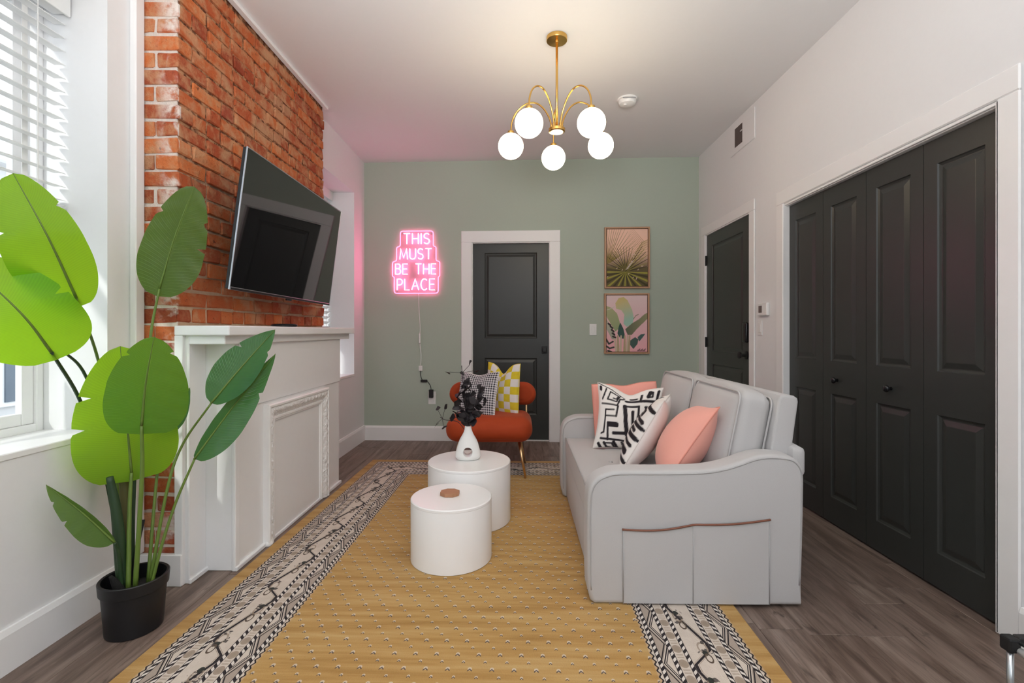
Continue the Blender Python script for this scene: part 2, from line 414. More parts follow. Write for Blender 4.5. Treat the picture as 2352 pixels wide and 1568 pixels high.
def struct(name, mb, mat, label, cat, smooth=False):
    o = link(name, mb.mesh(name, mat, smooth)); WLOC[o.name] = Vector((0, 0, 0))
    return tag(o, label, cat, None, 'structure')
def bez(P, n):
    """smooth curve through points (Catmull-Rom)"""
    P = [Vector(p) for p in P]; Q = [P[0] * 2 - P[1]] + P + [P[-1] * 2 - P[-2]]; out = []
    for i in range(1, len(Q) - 2):
        for k in range(n):
            t = k / n; a, b, c, d = Q[i - 1], Q[i], Q[i + 1], Q[i + 2]
            out.append(0.5 * ((2 * b) + (c - a) * t + (2 * a - 5 * b + 4 * c - d) * t * t + (3 * b - a - 3 * c + d) * t ** 3))
    out.append(P[-1]); return out

# ------------------------------------------------------------------ room shell
ZC = 2.98; XR = 1.86; XL = -1.764; XL2 = -1.675; YF = -2.8
BW0 = Vector((-1.675, 5.13, 0)); BPHI = math.atan2(-0.12, 3.535); BLEN = 3.537
BX = Vector((math.cos(BPHI), math.sin(BPHI), 0)); BN = Vector((math.sin(BPHI), -math.cos(BPHI), 0))   # BN points into the room
def bpt(u, z, off=0.0): p = BW0 + BX * u + BN * off; return (p.x, p.y, z)

floor = struct('floor', MB().box(-2.2, 2.1, YF - 0.1, 5.4, -0.1, -0.004), M['subfloor'], 'grey-brown wood plank floor of the room', 'floor')
pm = []
for k in range(4):
    pm.append(MB().bbox(-0.0895, 0.0895, -0.609, 0.609, -0.008, 0.0, 0.0015).mesh('plank', M['plank']))
RX0, RX1, RY0, RY1 = -1.345, 0.912, 0.9, 4.285
W = 0.18
cols_ = int(math.ceil(3.66 / W))
for i in range(cols_):
    x = -1.76 + W * (i + 0.5); off = random.random() * 1.22
    j = 0; y = 0.35 - off
    while y < 5.25:
        yc = y + 0.61
        hid = (x - 0.09 > RX0 + 0.05 and x + 0.09 < RX1 - 0.05 and yc + 0.61 < RY1 - 0.05)
        if not hid and yc + 0.61 > 0.5 and not (x > 1.3 and yc < 0.6):
            o = link('plank', random.choice(pm), floor); o.location = (x, yc, 0.0)
        y += 1.22

ceil_ = struct('ceiling', MB().box(-2.2, 2.1, YF - 0.1, 5.4, ZC, ZC + 0.1), M['ceiling'], 'plain off-white painted ceiling', 'ceiling')

def wall_x(mb, x0, x1, y0, y1, holes, z0=0.0, z1=ZC):
    """wall slab between two x, along y, with rectangular holes (ya, yb, za, zb)"""
    ys = sorted(set([y0, y1] + [h[0] for h in holes] + [h[1] for h in holes])); zs = sorted(set([z0, z1] + [h[2] for h in holes] + [h[3] for h in holes]))
    for a, b in zip(ys, ys[1:]):
        for c, d in zip(zs, zs[1:]):
            if any(h[0] <= a and b <= h[1] and h[2] <= c and d <= h[3] for h in holes): continue
            mb.box(x0, x1, a, b, c, d)
    return mb
WIN1 = (0.78, 2.02, 0.745, 2.60); WIN2 = (4.02, 4.815, 0.735, 2.57)
wl = MB(); wall_x(wl, -2.13, XL, YF, 3.0, [WIN1]); wall_x(wl, -2.13, XL2, 3.0, 5.35, [WIN2])
struct('wall_left', wl, M['wall'], 'white painted left wall with deep window recesses', 'wall')
DOOR_E = (3.905, 4.815, 0.0, 2.125); BIF = (1.892, 3.385, 0.0, 2.055)
struct('wall_right', wall_x(MB(), XR, XR + 0.13, YF, 5.2, [DOOR_E, BIF]), M['wall'], 'white painted right wall with entry door and closet', 'wall')
wb = MB()
DB = (1.172, 1.988, 2.108)
def lbox(mb, u0, u1, o0, o1, z0, z1): return mb.box(u0, u1, -o1, -o0, z0, z1)     # back-wall local: y = -offset into the room
lbox(wb, -0.5, DB[0], -0.14, 0, 0, ZC); lbox(wb, DB[1], BLEN + 0.25, -0.14, 0, 0, ZC); lbox(wb, DB[0], DB[1], -0.14, 0, DB[2], ZC)
o = link('wall_back', wb.mesh('wall_back', M['green'])); o.location = BW0; o.rotation_euler = (0, 0, BPHI); tag(o, 'sage green painted back wall', 'wall', None, 'structure')
struct('wall_front', MB().box(-2.2, 2.1, YF - 0.12, YF, 0, ZC), M['wall'], 'white wall behind the viewer at the kitchen end', 'wall')
def bthing(name, label, cat, u, z, off=0.0, group=None, kind=None):
    return thing(name, label, cat, bpt(u, z, off), group, kind, (0, 0, BPHI))

# black sheet added behind both doors as painted shade, so their gaps stay dark
struct('door_gap_shade', MB().box(XR + 0.5, XR + 0.52, 1.7, 5.0, 0, 2.4), M['black'], 'black sheet standing for the shade behind the right wall doors', 'wall')

# baseboards
def base_prof(h=0.145, t=0.016): return [(0, 0), (t, 0), (t, h - 0.02), (t * 0.55, h), (0, h)]
def baseboard(name, pts_fn, label): pass
b = MB()
b.prism([(XL + a, z) for a, z in base_prof(0.15)], 'y', YF, 2.19, 0)
struct('baseboard_left', b, M['trim'], 'white baseboard under the near left window', 'baseboard')
b = MB().prism([(XL2 + a, z) for a, z in base_prof(0.16)], 'y', 3.845, 5.12, 0)
struct('baseboard_left_rear', b, M['trim'], 'white baseboard beyond the fireplace under the far window', 'baseboard')
b = MB().prism([(-a, z) for a, z in base_prof(0.155)], 'x', 0.0, 1.052, 0); b2 = MB().prism([(-a, z) for a, z in base_prof(0.155)], 'x', 2.106, BLEN, 0)
for nm, bb, lb in (('baseboard_back', b, 'white baseboard under the neon sign'), ('baseboard_back_right', b2, 'white baseboard of the back wall behind the sofa')):
    o = link(nm, bb.mesh(nm, M['trim'])); o.location = BW0; o.rotation_euler = (0, 0, BPHI); tag(o, lb, 'baseboard', None, 'structure')
b = MB()
for y0, y1 in ((YF, 1.80), (3.49, 3.81), (4.91, 5.0)): b.prism([(XR - a, z) for a, z in base_prof(0.15)], 'y', y0, y1, 0)
struct('baseboard_right', b, M['trim'], 'white baseboard of the right wall', 'baseboard')

# ------------------------------------------------------------------ chimney breast of bricks
YB0, YB1, XB = 2.19, 3.84, -1.583
core = MB().box(-2.0, XB - 0.009, YB0 + 0.008, YB1 - 0.006, 0, ZC)
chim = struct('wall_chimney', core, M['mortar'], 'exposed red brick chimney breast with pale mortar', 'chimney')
def brick_mesh(lx, ly, hz=0.0655):
    bm = bmesh.new(); bmesh.ops.create_cube(bm, size=1.0)
    for v in bm.verts: v.co = Vector((v.co.x * lx, v.co.y * ly, v.co.z * hz))
    bmesh.ops.bevel(bm, geom=bm.edges[:], offset=0.005, segments=1, profile=0.5, affect='EDGES')
    for v in bm.verts: v.co += Vector((random.uniform(-1, 1), random.uniform(-1, 1), random.uniform(-1, 1))) * 0.0042
    return MB().bm(bm).mesh('brick', M['brick'])
BM = {}
def brick(x0, x1, y0, y1, z):
    key = (round(x1 - x0, 2), round(y1 - y0, 2), random.randrange(3))
    if key not in BM: BM[key] = brick_mesh(x1 - x0, y1 - y0)
    o = link('brick', BM[key], chim)
    o.location = ((x0 + x1) / 2 + random.uniform(-0.005, 0.004), (y0 + y1) / 2 + random.uniform(-0.002, 0.002), z + 0.033 + random.uniform(-0.002, 0.002))
    o.rotation_euler = (random.uniform(-0.012, 0.012), random.uniform(-0.01, 0.01), random.uniform(-0.008, 0.008))
CP = 0.079; nc = int(ZC / CP) + 1
for k in range(-1, nc):
    z = 0.024 + k * CP
    if z < -0.001 or z + 0.066 > ZC + 0.004: 
        if z + 0.066 > ZC + 0.004: continue
        continue
    J = 0.012
    visible_front = z > 1.10
    hdr = (k % 6 == 3)
    if k % 2 == 0:
        brick(XB - 0.100, XB, YB0, YB0 + 0.205, z); brick(XB - 0.166, XB - 0.100 - J, YB0 + 0.001, YB0 + 0.06, z); y = YB0 + 0.205 + J
    else:
        brick(XB - 0.166, XB, YB0, YB0 + 0.098, z); y = YB0 + 0.098 + J
    if not visible_front: continue
    while y < YB1 - 0.03:
        l = 0.098 if (hdr or random.random() < 0.12) else 0.205 + random.choice((-0.012, 0, 0, 0.012))
        y1 = min(y + l, YB1)
        if YB1 - y1 < 0.05: y1 = YB1
        brick(XB - 0.06, XB, y, y1, z); y = y1 + J
# white strip of trim where the brick meets the ceiling, and at the wall
struct('trim_1', MB().bbox(XB, XB + 0.035, YB0 - 0.01, YB1 + 0.01, ZC - 0.022, ZC, 0.003), M['trim'], 'white trim strip along the ceiling over the brick chimney', 'trim')
struct('trim_3', MB().bbox(XL, XL + 0.03, YB0 - 0.055, YB0 - 0.003, 0.15, ZC, 0.004), M['trim'], 'white corner strip between left wall and brick', 'trim')
struct('trim_4', MB().bbox(XL, XB + 0.034, YB0 - 0.026, YB0 - 0.001, 0.0, 0.145, 0.003), M['trim'], 'white baseboard block in front of the brick return', 'baseboard')

# ------------------------------------------------------------------ mantel / fireplace surround
mt = thing('fireplace_mantel', 'white painted fireplace mantel against the brick chimney', 'fireplace', (-1.47, 3.0, 0))
YM0, YM1 = 2.176, 3.66
part('side_board', MB().bbox(XB - 0.004, -1.548, YM0 - 0.004, YM0 + 0.018, 0.0, 1.15, 0.004, 2), M['mantel'], mt)
part('side_panel', MB().bbox(XB, -1.530, YM0 + 0.016, 2.312, 0.0, 1.150, 0.003), M['mantel'], mt)
body = MB().bbox(XB, -1.390, 2.312, YM1, 0.0, 1.112, 0.004)
part('body', body, M['mantel'], mt)
part('corner_bead', MB().bbox(-1.402, -1.382, 2.304, 2.345, 0.0, 1.06, 0.006, 2), M['mantel'], mt)
for q in ((-1.393, -1.374, 2.306, 2.575), (-1.393, -1.374, 3.385, YM1 + 0.012), (-1.532, -1.52, YM0 + 0.012, 2.315)): part('base_strip', MB().bbox(*q, 0.0, 0.022, 0.003), M['mantel'], mt)
part('frieze_board', MB().bbox(-1.391, -1.381, 2.345, YM1, 0.785, 1.112, 0.003), M['mantel'], mt)
part('under_molding', MB().bbox(XB + 0.05, -1.363, 2.192, 3.805, 1.108, 1.152, 0.005, 2), M['mantel'], mt)
part('shelf', MB().bbox(XB - 0.002, -1.329, 2.168, 3.835, 1.149, 1.195, 0.006, 2), M['mantel'], mt)
# cast surround: swept profile around three sides
def sweep_frame(prof, y0, y1, ztop, xbase, nrep=40):
    """prof: list of (inward distance, proud height)"""
    V = []; F = []; path = []
    def corner_pts(d): return [(y0 + d, 0.004), (y0 + d, ztop - d), (y1 - d, ztop - d), (y1 - d, 0.004)]
    seg = []
    for d, h in prof:
        c = corner_pts(d); pts = []
        for (a, b_), (c_, e) in zip(c, c[1:]):
            for k in range(nrep):
                t = k / nrep; pts.append((a + (c_ - a) * t, b_ + (e - b_) * t))
        pts.append(c[-1]); seg.append([(xbase + h, p[0], p[1]) for p in pts])
    n_ = len(seg[0])
    for s_ in seg: V += s_
    for i in range(len(seg) - 1):
        for k in range(n_ - 1): F.append((i * n_ + k, i * n_ + k + 1, (i + 1) * n_ + k + 1, (i + 1) * n_ + k))
    return MB().add(V, F)
SY0, SY1, SZ = 2.572, 3.392, 0.770
part('surround_rim', sweep_frame([(0, -0.004), (0, 0.030), (0.006, 0.036), (0.016, 0.036), (0.022, 0.030), (0.024, 0.022)], SY0, SY1, SZ, -1.390), M['iron'], mt, 'auto')
cove = sweep_frame([(0.022, 0.026), (0.032, 0.034), (0.044, 0.034), (0.056, 0.026), (0.070, 0.014), (0.080, 0.010)], SY0, SY1, SZ, -1.390, 90)
cv = []
for (x, y, z) in cove.V:
    cv.append((x + 0.0045 * math.sin(y * 95 + z * 40) * math.sin(z * 120 - y * 30) * (1 if x > -1.376 else 0.2), y, z))
cove.V = cv
part('surround_relief', cove, M['relief'], mt, True)
part('surround_inner', sweep_frame([(0.078, 0.010), (0.082, 0.018), (0.092, 0.018), (0.096, 0.012), (0.104, 0.012), (0.108, 0.002)], SY0, SY1, SZ, -1.390), M['iron'], mt, 'auto')
part('fireboard', MB().bbox(-1.392, -1.386, SY0 + 0.09, SY1 - 0.09, 0.0, SZ - 0.09, 0.001), M['mantel'], mt)
part('fireboard_strip', MB().bbox(-1.388, -1.376, SY0 + 0.10, SY1 - 0.10, 0.0, 0.018, 0.003), M['mantel'], mt)
part('scroll_foot', MB().lathe([(0.001, 0.0), (0.022, 0.0), (0.026, 0.012), (0.018, 0.03), (0.001, 0.036)], -1.372, SY0 + 0.018, 16), M['iron'], mt, True)

# ------------------------------------------------------------------ windows and blinds
def window(name, W_, label, sticker=False):
    y0, y1, z0, z1 = W_
    w = thing(name, label, 'window', (-2.07, (y0 + y1) / 2, z0), None, 'structure')
    xf = -2.04
    f = MB()
    for a, b_, c, d in ((y0, y0 + 0.03, z0, z1), (y1 - 0.03, y1, z0, z1), (y0 + 0.03, y1 - 0.03, z0, z0 + 0.035), (y0 + 0.03, y1 - 0.03, z1 - 0.03, z1)):
        f.bbox(xf - 0.09, xf, a, b_, c, d, 0.004)
    part('window_frame', f, M['trim'], w)
    zm = (z0 + z1) / 2 + 0.02
    for nm, za, zb, dx in (('lower_sash', z0 + 0.035, zm + 0.02, 0.012), ('upper_sash', zm - 0.02, z1 - 0.03, 0.05)):
        s_ = MB(); st = 0.05; a, b_ = y0 + 0.03, y1 - 0.03
        for q in ((a, a + st, za, zb), (b_ - st, b_, za, zb), (a + st, b_ - st, za, za + st), (a + st, b_ - st, zb - st * 0.8, zb)):
            s_.bbox(xf - dx - 0.03, xf - dx, *q, 0.005, 2)
        so = part(nm, s_, M['trim'], w)
        part('pane', MB().box(xf - dx - 0.018, xf - dx - 0.013, a + st - 0.005, b_ - st + 0.005, za + st - 0.005, zb - st * 0.8 + 0.005), M['glass'], so)
    part('sill', MB().bbox(-2.04, XL + 0.004 if y0 < 3 else XL2 + 0.004, y0 + 0.002, y1 - 0.002, z0 - 0.02, z0 + 0.004, 0.003), M['trim'], w)
    if sticker: part('paper_notice', MB().box(xf - 0.0285, xf - 0.027, 1.45, 1.76, 0.92, 1.12), M['plastic'], w, label='white paper notice stuck on the pane')
    return w
window('window_1', WIN1, 'near white sash window with raised blind', True)
window('window_2', WIN2, 'far white sash window beyond the brick chimney')
def blind(W_, x, ztop, zbot, pitch, label, stack=4, tilt=0.12):
    y0, y1 = W_[0] + 0.02, W_[1] - 0.015
    b_ = thing('window_blind', label, 'blind', (x, (y0 + y1) / 2, zbot), 'white slat blinds in the window recesses')
    part('headrail', MB().bbox(x - 0.032, x + 0.032, y0, y1, ztop, ztop + 0.075, 0.006, 2), M['plastic'], b_)
    part('valance', MB().bbox(x + 0.032, x + 0.044, y0 - 0.004, y1 + 0.004, ztop - 0.012, ztop + 0.08, 0.004, 2), M['plastic'], b_)
    sm = MB()
    P_ = [(-0.025, -0.0012), (-0.012, 0.0008), (0.0, 0.0016), (0.012, 0.0008), (0.025, -0.0012)]
    pr_ = P_ + [(a, z - 0.0026) for a, z in P_[::-1]]
    ct, stt = math.cos(tilt), math.sin(tilt)
    pr_ = [(a * ct - z * stt, a * stt + z * ct) for a, z in pr_]
    sm.prism(pr_, 'y', -(y1 - y0) / 2, (y1 - y0) / 2)
    me = sm.mesh('slat', M['plastic'])
    zs = []; z = ztop - pitch * 0.7
    while z > zbot + 0.03 + stack * 0.006: zs.append(z); z -= pitch
    zs += [zbot + 0.028 + 0.006 * k for k in range(stack)]
    for z in zs:
        o = link('slat', me, b_); o.location = (0, 0, z - zbot)
    part('bottom_rail', MB().bbox(x - 0.025, x + 0.025, y0, y1, zbot, zbot + 0.02, 0.005, 2), M['plastic'], b_)
    for yy in (y0 + 0.12, (y0 + y1) / 2, y1 - 0.12):
        part('ladder_tape', MB().box(x - 0.0275, x - 0.0262, yy - 0.011, yy + 0.011, zbot + 0.01, ztop).box(x + 0.0262, x + 0.0275, yy - 0.002, yy + 0.002, zbot + 0.01, ztop), M['plastic'], b_)
    return b_
blind(WIN1, -1.955, 2.515, 1.66, 0.0575, 'white slat blind half raised in the near window', 4, -0.12)
blind(WIN2, -1.93, 2.49, 1.16, 0.050, 'white slat blind in the far window behind the television', 2, 0.5)

# ------------------------------------------------------------------ outside
struct('ground', MB().box(-30, -2.4, -20, 30, -4.2, -4.0), M['asphalt'], 'street far below the windows', 'street')
hs = thing('house', 'pale terraced house across the street, seen through the near window', 'house', (-12.0, 6, -4.0))
part('wall', MB().box(-16, -12, -8, 22, -4, 5.2), M['facade'], hs)
wf = MB().bbox(-12.02, -11.92, -0.55, 0.55, -0.9, 0.9, 0.02).mesh('window', M['trim']); wg = MB().box(-0.05, 0.05, -0.42, 0.42, -0.78, 0.78).mesh('pane', M['facade_glass'])
for iy in range(9):
    for iz in range(3):
        o = link('window', wf, hs); o.location = (12.0, -12.5 + iy * 3.0 - 0.2, 5.6 + iz * 2.9 - 4.0 - 0.2 + 0.0)
        g = link('pane', wg, o); g.location = (-11.93, 0, 0)
part('cornice', MB().bbox(-12.3, -11.7, -8, 22, 5.0, 5.4, 0.05), M['trim'], hs)

# ------------------------------------------------------------------ doors
def panel_leaf(w, h, t, rects, inset=0.0):
    """moulded door leaf; local x 0..w, front face at y=0 looking to -y, z 0..h"""
    mb = MB(); xs = sorted(set([0, w] + [r[0] for r in rects] + [r[1] for r in rects])); zs = sorted(set([0, h] + [r[2] for r in rects] + [r[3] for r in rects]))
    for a, b_ in zip(xs, xs[1:]):
        for c, d in zip(zs, zs[1:]):
            if any(r[0] <= a and b_ <= r[1] and r[2] <= c and d <= r[3] for r in rects): continue
            mb.add([(a, 0, c), (b_, 0, c), (b_, 0, d), (a, 0, d)], [(0, 1, 2, 3)])
    for x0, x1, z0, z1 in rects:
        rings = [(0, 0), (0.004, 0.006), (0.013, 0.010), (0.018, 0.010), (0.042, 0.0025), (0.046, 0.002)]
        prev = None
        for d, y in rings:
            cur = [(x0 + d, y, z0 + d), (x1 - d, y, z0 + d), (x1 - d, y, z1 - d), (x0 + d, y, z1 - d)]
            if prev: mb.add(prev + cur, [(k, (k + 1) % 4, 4 + (k + 1) % 4, 4 + k) for k in range(4)])
            prev = cur
        mb.add(prev, [(0, 1, 2, 3)])
    mb.add([(0, 0, 0), (w, 0, 0), (w, t, 0), (0, t, 0), (0, 0, h), (w, 0, h), (w, t, h), (0, t, h)], [(0, 3, 2, 1), (4, 5, 6, 7), (0, 4, 7, 3), (1, 2, 6, 5), (2, 3, 7, 6)])
    return mb
# back door
d1 = bthing('door_1', 'charcoal two-panel door in the sage back wall', 'door', DB[0], 0.0, 0.0, None, 'structure')
w_, h_ = DB[1] - DB[0] - 0.006, 2.095
lf = panel_leaf(w_, 2.09, 0.035, [(0.122, 0.682, 1.080, 1.995), (0.122, 0.682, 0.262, 0.868)])
lf.V = [(x + 0.003, y + 0.045, z + 0.012) for x, y, z in lf.V]
part('leaf', lf, M['door'], d1, local=True)
kn = MB()
kn.bbox(0.735, 0.792, 0.036, 0.046, 0.930, 1.006, 0.003); kn.bbox(0.742, 0.785, 0.0, 0.038, 0.945, 0.991, 0.006, 2)
part('knob', kn, M['black'], d1, local=True, label='square black door knob')
part('jamb', MB().bbox(-0.012, 0.002, -0.002, 0.10, 0, 2.108, 0.002).bbox(w_ + 0.002, w_ + 0.016, -0.002, 0.10, 0, 2.108, 0.002).bbox(-0.012, w_ + 0.016, -0.002, 0.10, 2.102, 2.116, 0.002), M['trim'], d1, local=True)
part('threshold', MB().bbox(0.0, w_, 0.02, 0.10, 0.0, 0.010, 0.002), M['trim'], d1, local=True)
cs = MB().bbox(-0.118, -0.004, -0.018, -0.0005, 0, 2.112, 0.004).bbox(w_ + 0.008, w_ + 0.120, -0.018, -0.0005, 0, 2.112, 0.004).bbox(-0.118, w_ + 0.120, -0.018, -0.0005, 2.112, 2.232, 0.004)
part('casing', cs, M['trim'], d1, local=True)

# entry door (right wall): local x runs towards the viewer, front faces the room (-x of the world)
def rthing(name, label, cat, y, x=XR, z=0.0, group=None, kind=None):
    return thing(name, label, cat, (x, y, z), group, kind, (0, 0, -PI / 2))      # local +x = world -y, local -y = world -x
d2 = rthing('door_2', 'charcoal entry door in the right wall by the corner', 'door', 4.812, kind='structure')
w2 = 0.90
lf = panel_leaf(w2 - 0.006, 2.105, 0.04, [(0.125, 0.775, 0.965, 1.99), (0.125, 0.775, 0.22, 0.84)])
lf.V = [(x + 0.003, y + 0.006, z + 0.012) for x, y, z in lf.V]
part('leaf', lf, M['door'], d2, local=True)
lk = MB().bbox(0.815, 0.885, -0.024, 0.007, 1.075, 1.240, 0.012, 3)
part('keypad_lock', lk, M['black_gloss'], d2, 'auto', True, label='black electronic deadbolt housing')
kb = MB()
def lathe_y(mb, prof, cx, cz, n_=18):
    t = MB().lathe(prof, 0, 0, n_); mb.add([(cx + x, -z, cz + y) for x, y, z in t.V], t.F)
lathe_y(kb, [(0.033, -0.006), (0.033, 0.006), (0.013, 0.010), (0.012, 0.040), (0.026, 0.048), (0.028, 0.062), (0.018, 0.070), (0.001, 0.071)], 0.845, 0.972)
part('knob', kb, M['black'], d2, 'auto', True, label='round black door knob')
for hz in (0.24, 1.06, 1.87):
    part('hinge', MB().bbox(-0.013, 0.004, -0.008, 0.008, hz - 0.05, hz + 0.05, 0.003), M['black'], d2, local=True)
part('jamb', MB().bbox(-0.014, 0.0, -0.004, 0.11, 0, 2.121, 0.002).bbox(w2 + 0.002, w2 + 0.016, -0.004, 0.11, 0, 2.121, 0.002).bbox(-0.014, w2 + 0.016, -0.004, 0.11, 2.119, 2.133, 0.002), M['trim'], d2, local=True)
part('casing', MB().bbox(-0.10, -0.010, -0.012, -0.0005, 0, 2.128, 0.004).bbox(w2 + 0.012, w2 + 0.10, -0.012, -0.0005, 0, 2.128, 0.004).bbox(-0.10, w2 + 0.10, -0.012, -0.0005, 2.128, 2.218, 0.004), M['trim'], d2, local=True)

# bifold closet doors
d3 = rthing('door_3', 'charcoal four-leaf bifold closet doors in the right wall', 'door', 3.385, kind='structure')
wB = 3.385 - 1.892; lw = (wB - 0.010) / 4
for k in range(4):
    lf = panel_leaf(lw - 0.003, 2.028, 0.032, [(0.072, lw - 0.075, 0.975, 1.915), (0.072, lw - 0.075, 0.155, 0.780)])
    lf.V = [(x + 0.005 + k * lw, y + 0.026, z + 0.012) for x, y, z in lf.V]
    leaf = part('door_panel', lf, M['door'], d3, local=True)
    if k in (1, 2):
        kb = MB(); lathe_y(kb, [(0.010, -0.004), (0.008, 0.012), (0.016, 0.018), (0.019, 0.026), (0.014, 0.034), (0.001, 0.036)], 0.005 + (1.36 if k == 1 else 2.47) * lw, 0.878, 16)
        for i in range(len(kb.V)): kb.V[i] = (kb.V[i][0], kb.V[i][1] + 0.026, kb.V[i][2])
        part('knob', kb, M['black_gloss'], leaf, True, True)
part('track', MB().bbox(0.0, wB, 0.002, 0.05, 2.043, 2.057, 0.002).bbox(0.0, wB, -0.010, 0.004, 2.047, 2.060, 0.002), M['trim'], d3, local=True)
part('casing', MB().bbox(-0.10, 0.0, -0.012, -0.0005, 0, 2.066, 0.005).bbox(-0.022, 0.004, -0.021, 0.03, 0, 2.062, 0.004).bbox(wB, wB + 0.09, -0.012, -0.0005, 0, 2.066, 0.005).bbox(-0.10, wB + 0.09, -0.012, -0.0005, 2.066, 2.165, 0.005).bbox(wB - 0.002, wB + 0.012, -0.012, 0.06, 0, 2.062, 0.003), M['trim'], d3, local=True)

# ------------------------------------------------------------------ wall fittings
v1 = rthing('air_vent', 'white air return grille high on the right wall', 'vent', 4.03, z=2.82)
part('cover', MB().bbox(-0.22, 0.22, -0.008, -0.0005, -0.125, 0.125, 0.003), M['wall'], v1, local=True)
part('opening', MB().box(-0.125, 0.012, -0.0095, -0.0075, -0.075, 0.085), M['dark_hole'], v1, local=True)
part('louver', MB().bbox(-0.02, 0.012, -0.013, -0.009, 0.022, 0.030, 0.001), M['plastic'], v1, local=True)
th = rthing('thermostat', 'white thermostat with grey display between the two right doors', 'thermostat', 3.665, z=1.335)
part('body', MB().bbox(-0.068, 0.072, -0.026, -0.0005, -0.048, 0.048, 0.006, 2), M['plastic'], th, local=True)
part('display', MB().bbox(-0.046, 0.004, -0.0275, -0.025, -0.026, 0.028, 0.001), M['lcd'], th, local=True)
sp = rthing('switch_plate', 'narrow white wall plate under the thermostat', 'switch', 3.735, z=1.195)
part('plate', MB().bbox(-0.034, 0.034, -0.006, -0.0005, -0.058, 0.058, 0.002), M['plastic'], sp, local=True)
part('rocker', MB().bbox(-0.016, 0.016, -0.009, -0.005, -0.034, 0.034, 0.002), M['plastic'], sp, local=True)
sw = bthing('light_switch', 'white light switch on the sage wall right of the door', 'switch', 2.445, 1.184)
part('plate', MB().bbox(-0.037, 0.037, -0.007, -0.0005, -0.060, 0.060, 0.002), M['plastic'], sw, local=True)
part('rocker', MB().bbox(-0.017, 0.017, -0.010, -0.006, -0.034, 0.034, 0.002), M['plastic'], sw, local=True)
ot = bthing('wall_outlet', 'white wall outlet below the neon sign', 'outlet', 0.738, 0.457)
part('plate', MB().bbox(-0.040, 0.040, -0.007, -0.0005, -0.068, 0.068, 0.002), M['plastic'], ot, local=True)
part('socket', MB().bbox(-0.018, 0.018, -0.010, -0.006, -0.046, -0.012, 0.003), M['plastic'], ot, local=True)
part('socket', MB().bbox(-0.018, 0.018, -0.010, -0.006, 0.012, 0.046, 0.003), M['plastic'], ot, local=True)
sd = thing('smoke_detector', 'white round smoke detector on the ceiling', 'detector', (0.84, 3.757, ZC))
part('base', MB().lathe([(0.078, 0.0), (0.078, -0.010), (0.070, -0.014), (0.001, -0.014)], 0, 0, 32), M['plastic'], sd, 'auto', True)
part('body', MB().lathe([(0.068, -0.013), (0.068, -0.024), (0.060, -0.040), (0.036, -0.050), (0.001, -0.052)], 0, 0, 32), M['plastic'], sd, 'auto', True)
part('test_button', MB().lathe([(0.012, -0.046), (0.012, -0.057), (0.001, -0.058)], -0.02, -0.02, 12), M['plastic'], sd, 'auto', True)
part('slot', MB().box(-0.05, 0.05, -0.0705, -0.066, -0.0225, -0.0165), M['grey_plastic'], sd, local=True)

# ------------------------------------------------------------------ pictures
def raster(w, h):
    X, Y = np.meshgrid((np.arange(w) + 0.5) / w, (np.arange(h) + 0.5) / h); return X, Y     # Y runs downward
def stroke(img, X, Y, pts, wd, col, asp=1.0, soft=0.004):
    col = np.array(col)
    for (x0, y0), (x1, y1) in zip(pts, pts[1:]):
        dx, dy = x1 - x0, (y1 - y0) * asp; L2 = dx * dx + dy * dy + 1e-12
        t = np.clip(((X - x0) * dx + (Y - y0) * asp * dy) / L2, 0, 1)
        D = np.hypot(X - x0 - t * dx, (Y - y0) * asp - t * dy)
        w_ = wd if np.isscalar(wd) else wd[0] + (wd[1] - wd[0]) * t
        a = np.clip((w_ - D) / soft + 0.5, 0, 1)[..., None]; img[:] = img * (1 - a) + col * a
def poly(img, X, Y, pts, col, alpha=1.0):
    ins = np.zeros(X.shape, bool); n_ = len(pts)
    for i in range(n_):
        (x0, y0), (x1, y1) = pts[i], pts[(i + 1) % n_]
        c = ((y0 > Y) != (y1 > Y)) & (X < (x1 - x0) * (Y - y0) / (y1 - y0 + 1e-12) + x0); ins ^= c
    col = np.array(col) if not callable(col) else col(X, Y)[ins]
    img[ins] = img[ins] * (1 - alpha) + col * alpha
def canvas(name, img, w, h, y, parent, mat):
    H_, W_, _ = img.shape; V = []; F = []
    gx = np.linspace(-w / 2, w / 2, W_); gz = np.linspace(h / 2, -h / 2, H_)
    V = [(float(a), y, float(b_)) for b_ in gz for a in gx]
    F = [(i * W_ + j, (i + 1) * W_ + j, (i + 1) * W_ + j + 1, i * W_ + j + 1) for i in range(H_ - 1) for j in range(W_ - 1)]
    me = bpy.data.meshes.new(name); me.from_pydata(V, [], F); ca = me.color_attributes.new('Col', 'FLOAT_COLOR', 'POINT')
    ca.data.foreach_set('color', np.concatenate([img.reshape(-1, 3), np.ones((H_ * W_, 1))], 1).astype(np.float32).ravel())
    me.materials.append(mat); o = link(name, me, parent); return o
PW, PH = 150, 204; X, Y = raster(PW, PH); ASP = 1.36
im1 = np.zeros((PH, PW, 3)); top = np.array((0.90, 0.58, 0.45)); bot = np.array((0.13, 0.10, 0.045))
t = np.clip((Y - 0.38) / 0.30, 0, 1)[..., None]; im1[:] = top * (1 - t) + bot * t
R_ = random.Random(3)
OL = [(0.20, 0.145, 0.045), (0.32, 0.225, 0.08), (0.26, 0.20, 0.05)]
for k in range(13):       # long dark blades rising from the left edge
    stroke(im1, X, Y, [(-0.04 + 0.012 * k, 0.62 - 0.004 * k), (0.02 + 0.062 * k, -0.06 + 0.052 * max(0, k - 6))], (0.011, 0.0025), OL[k % 3], ASP, 0.006)
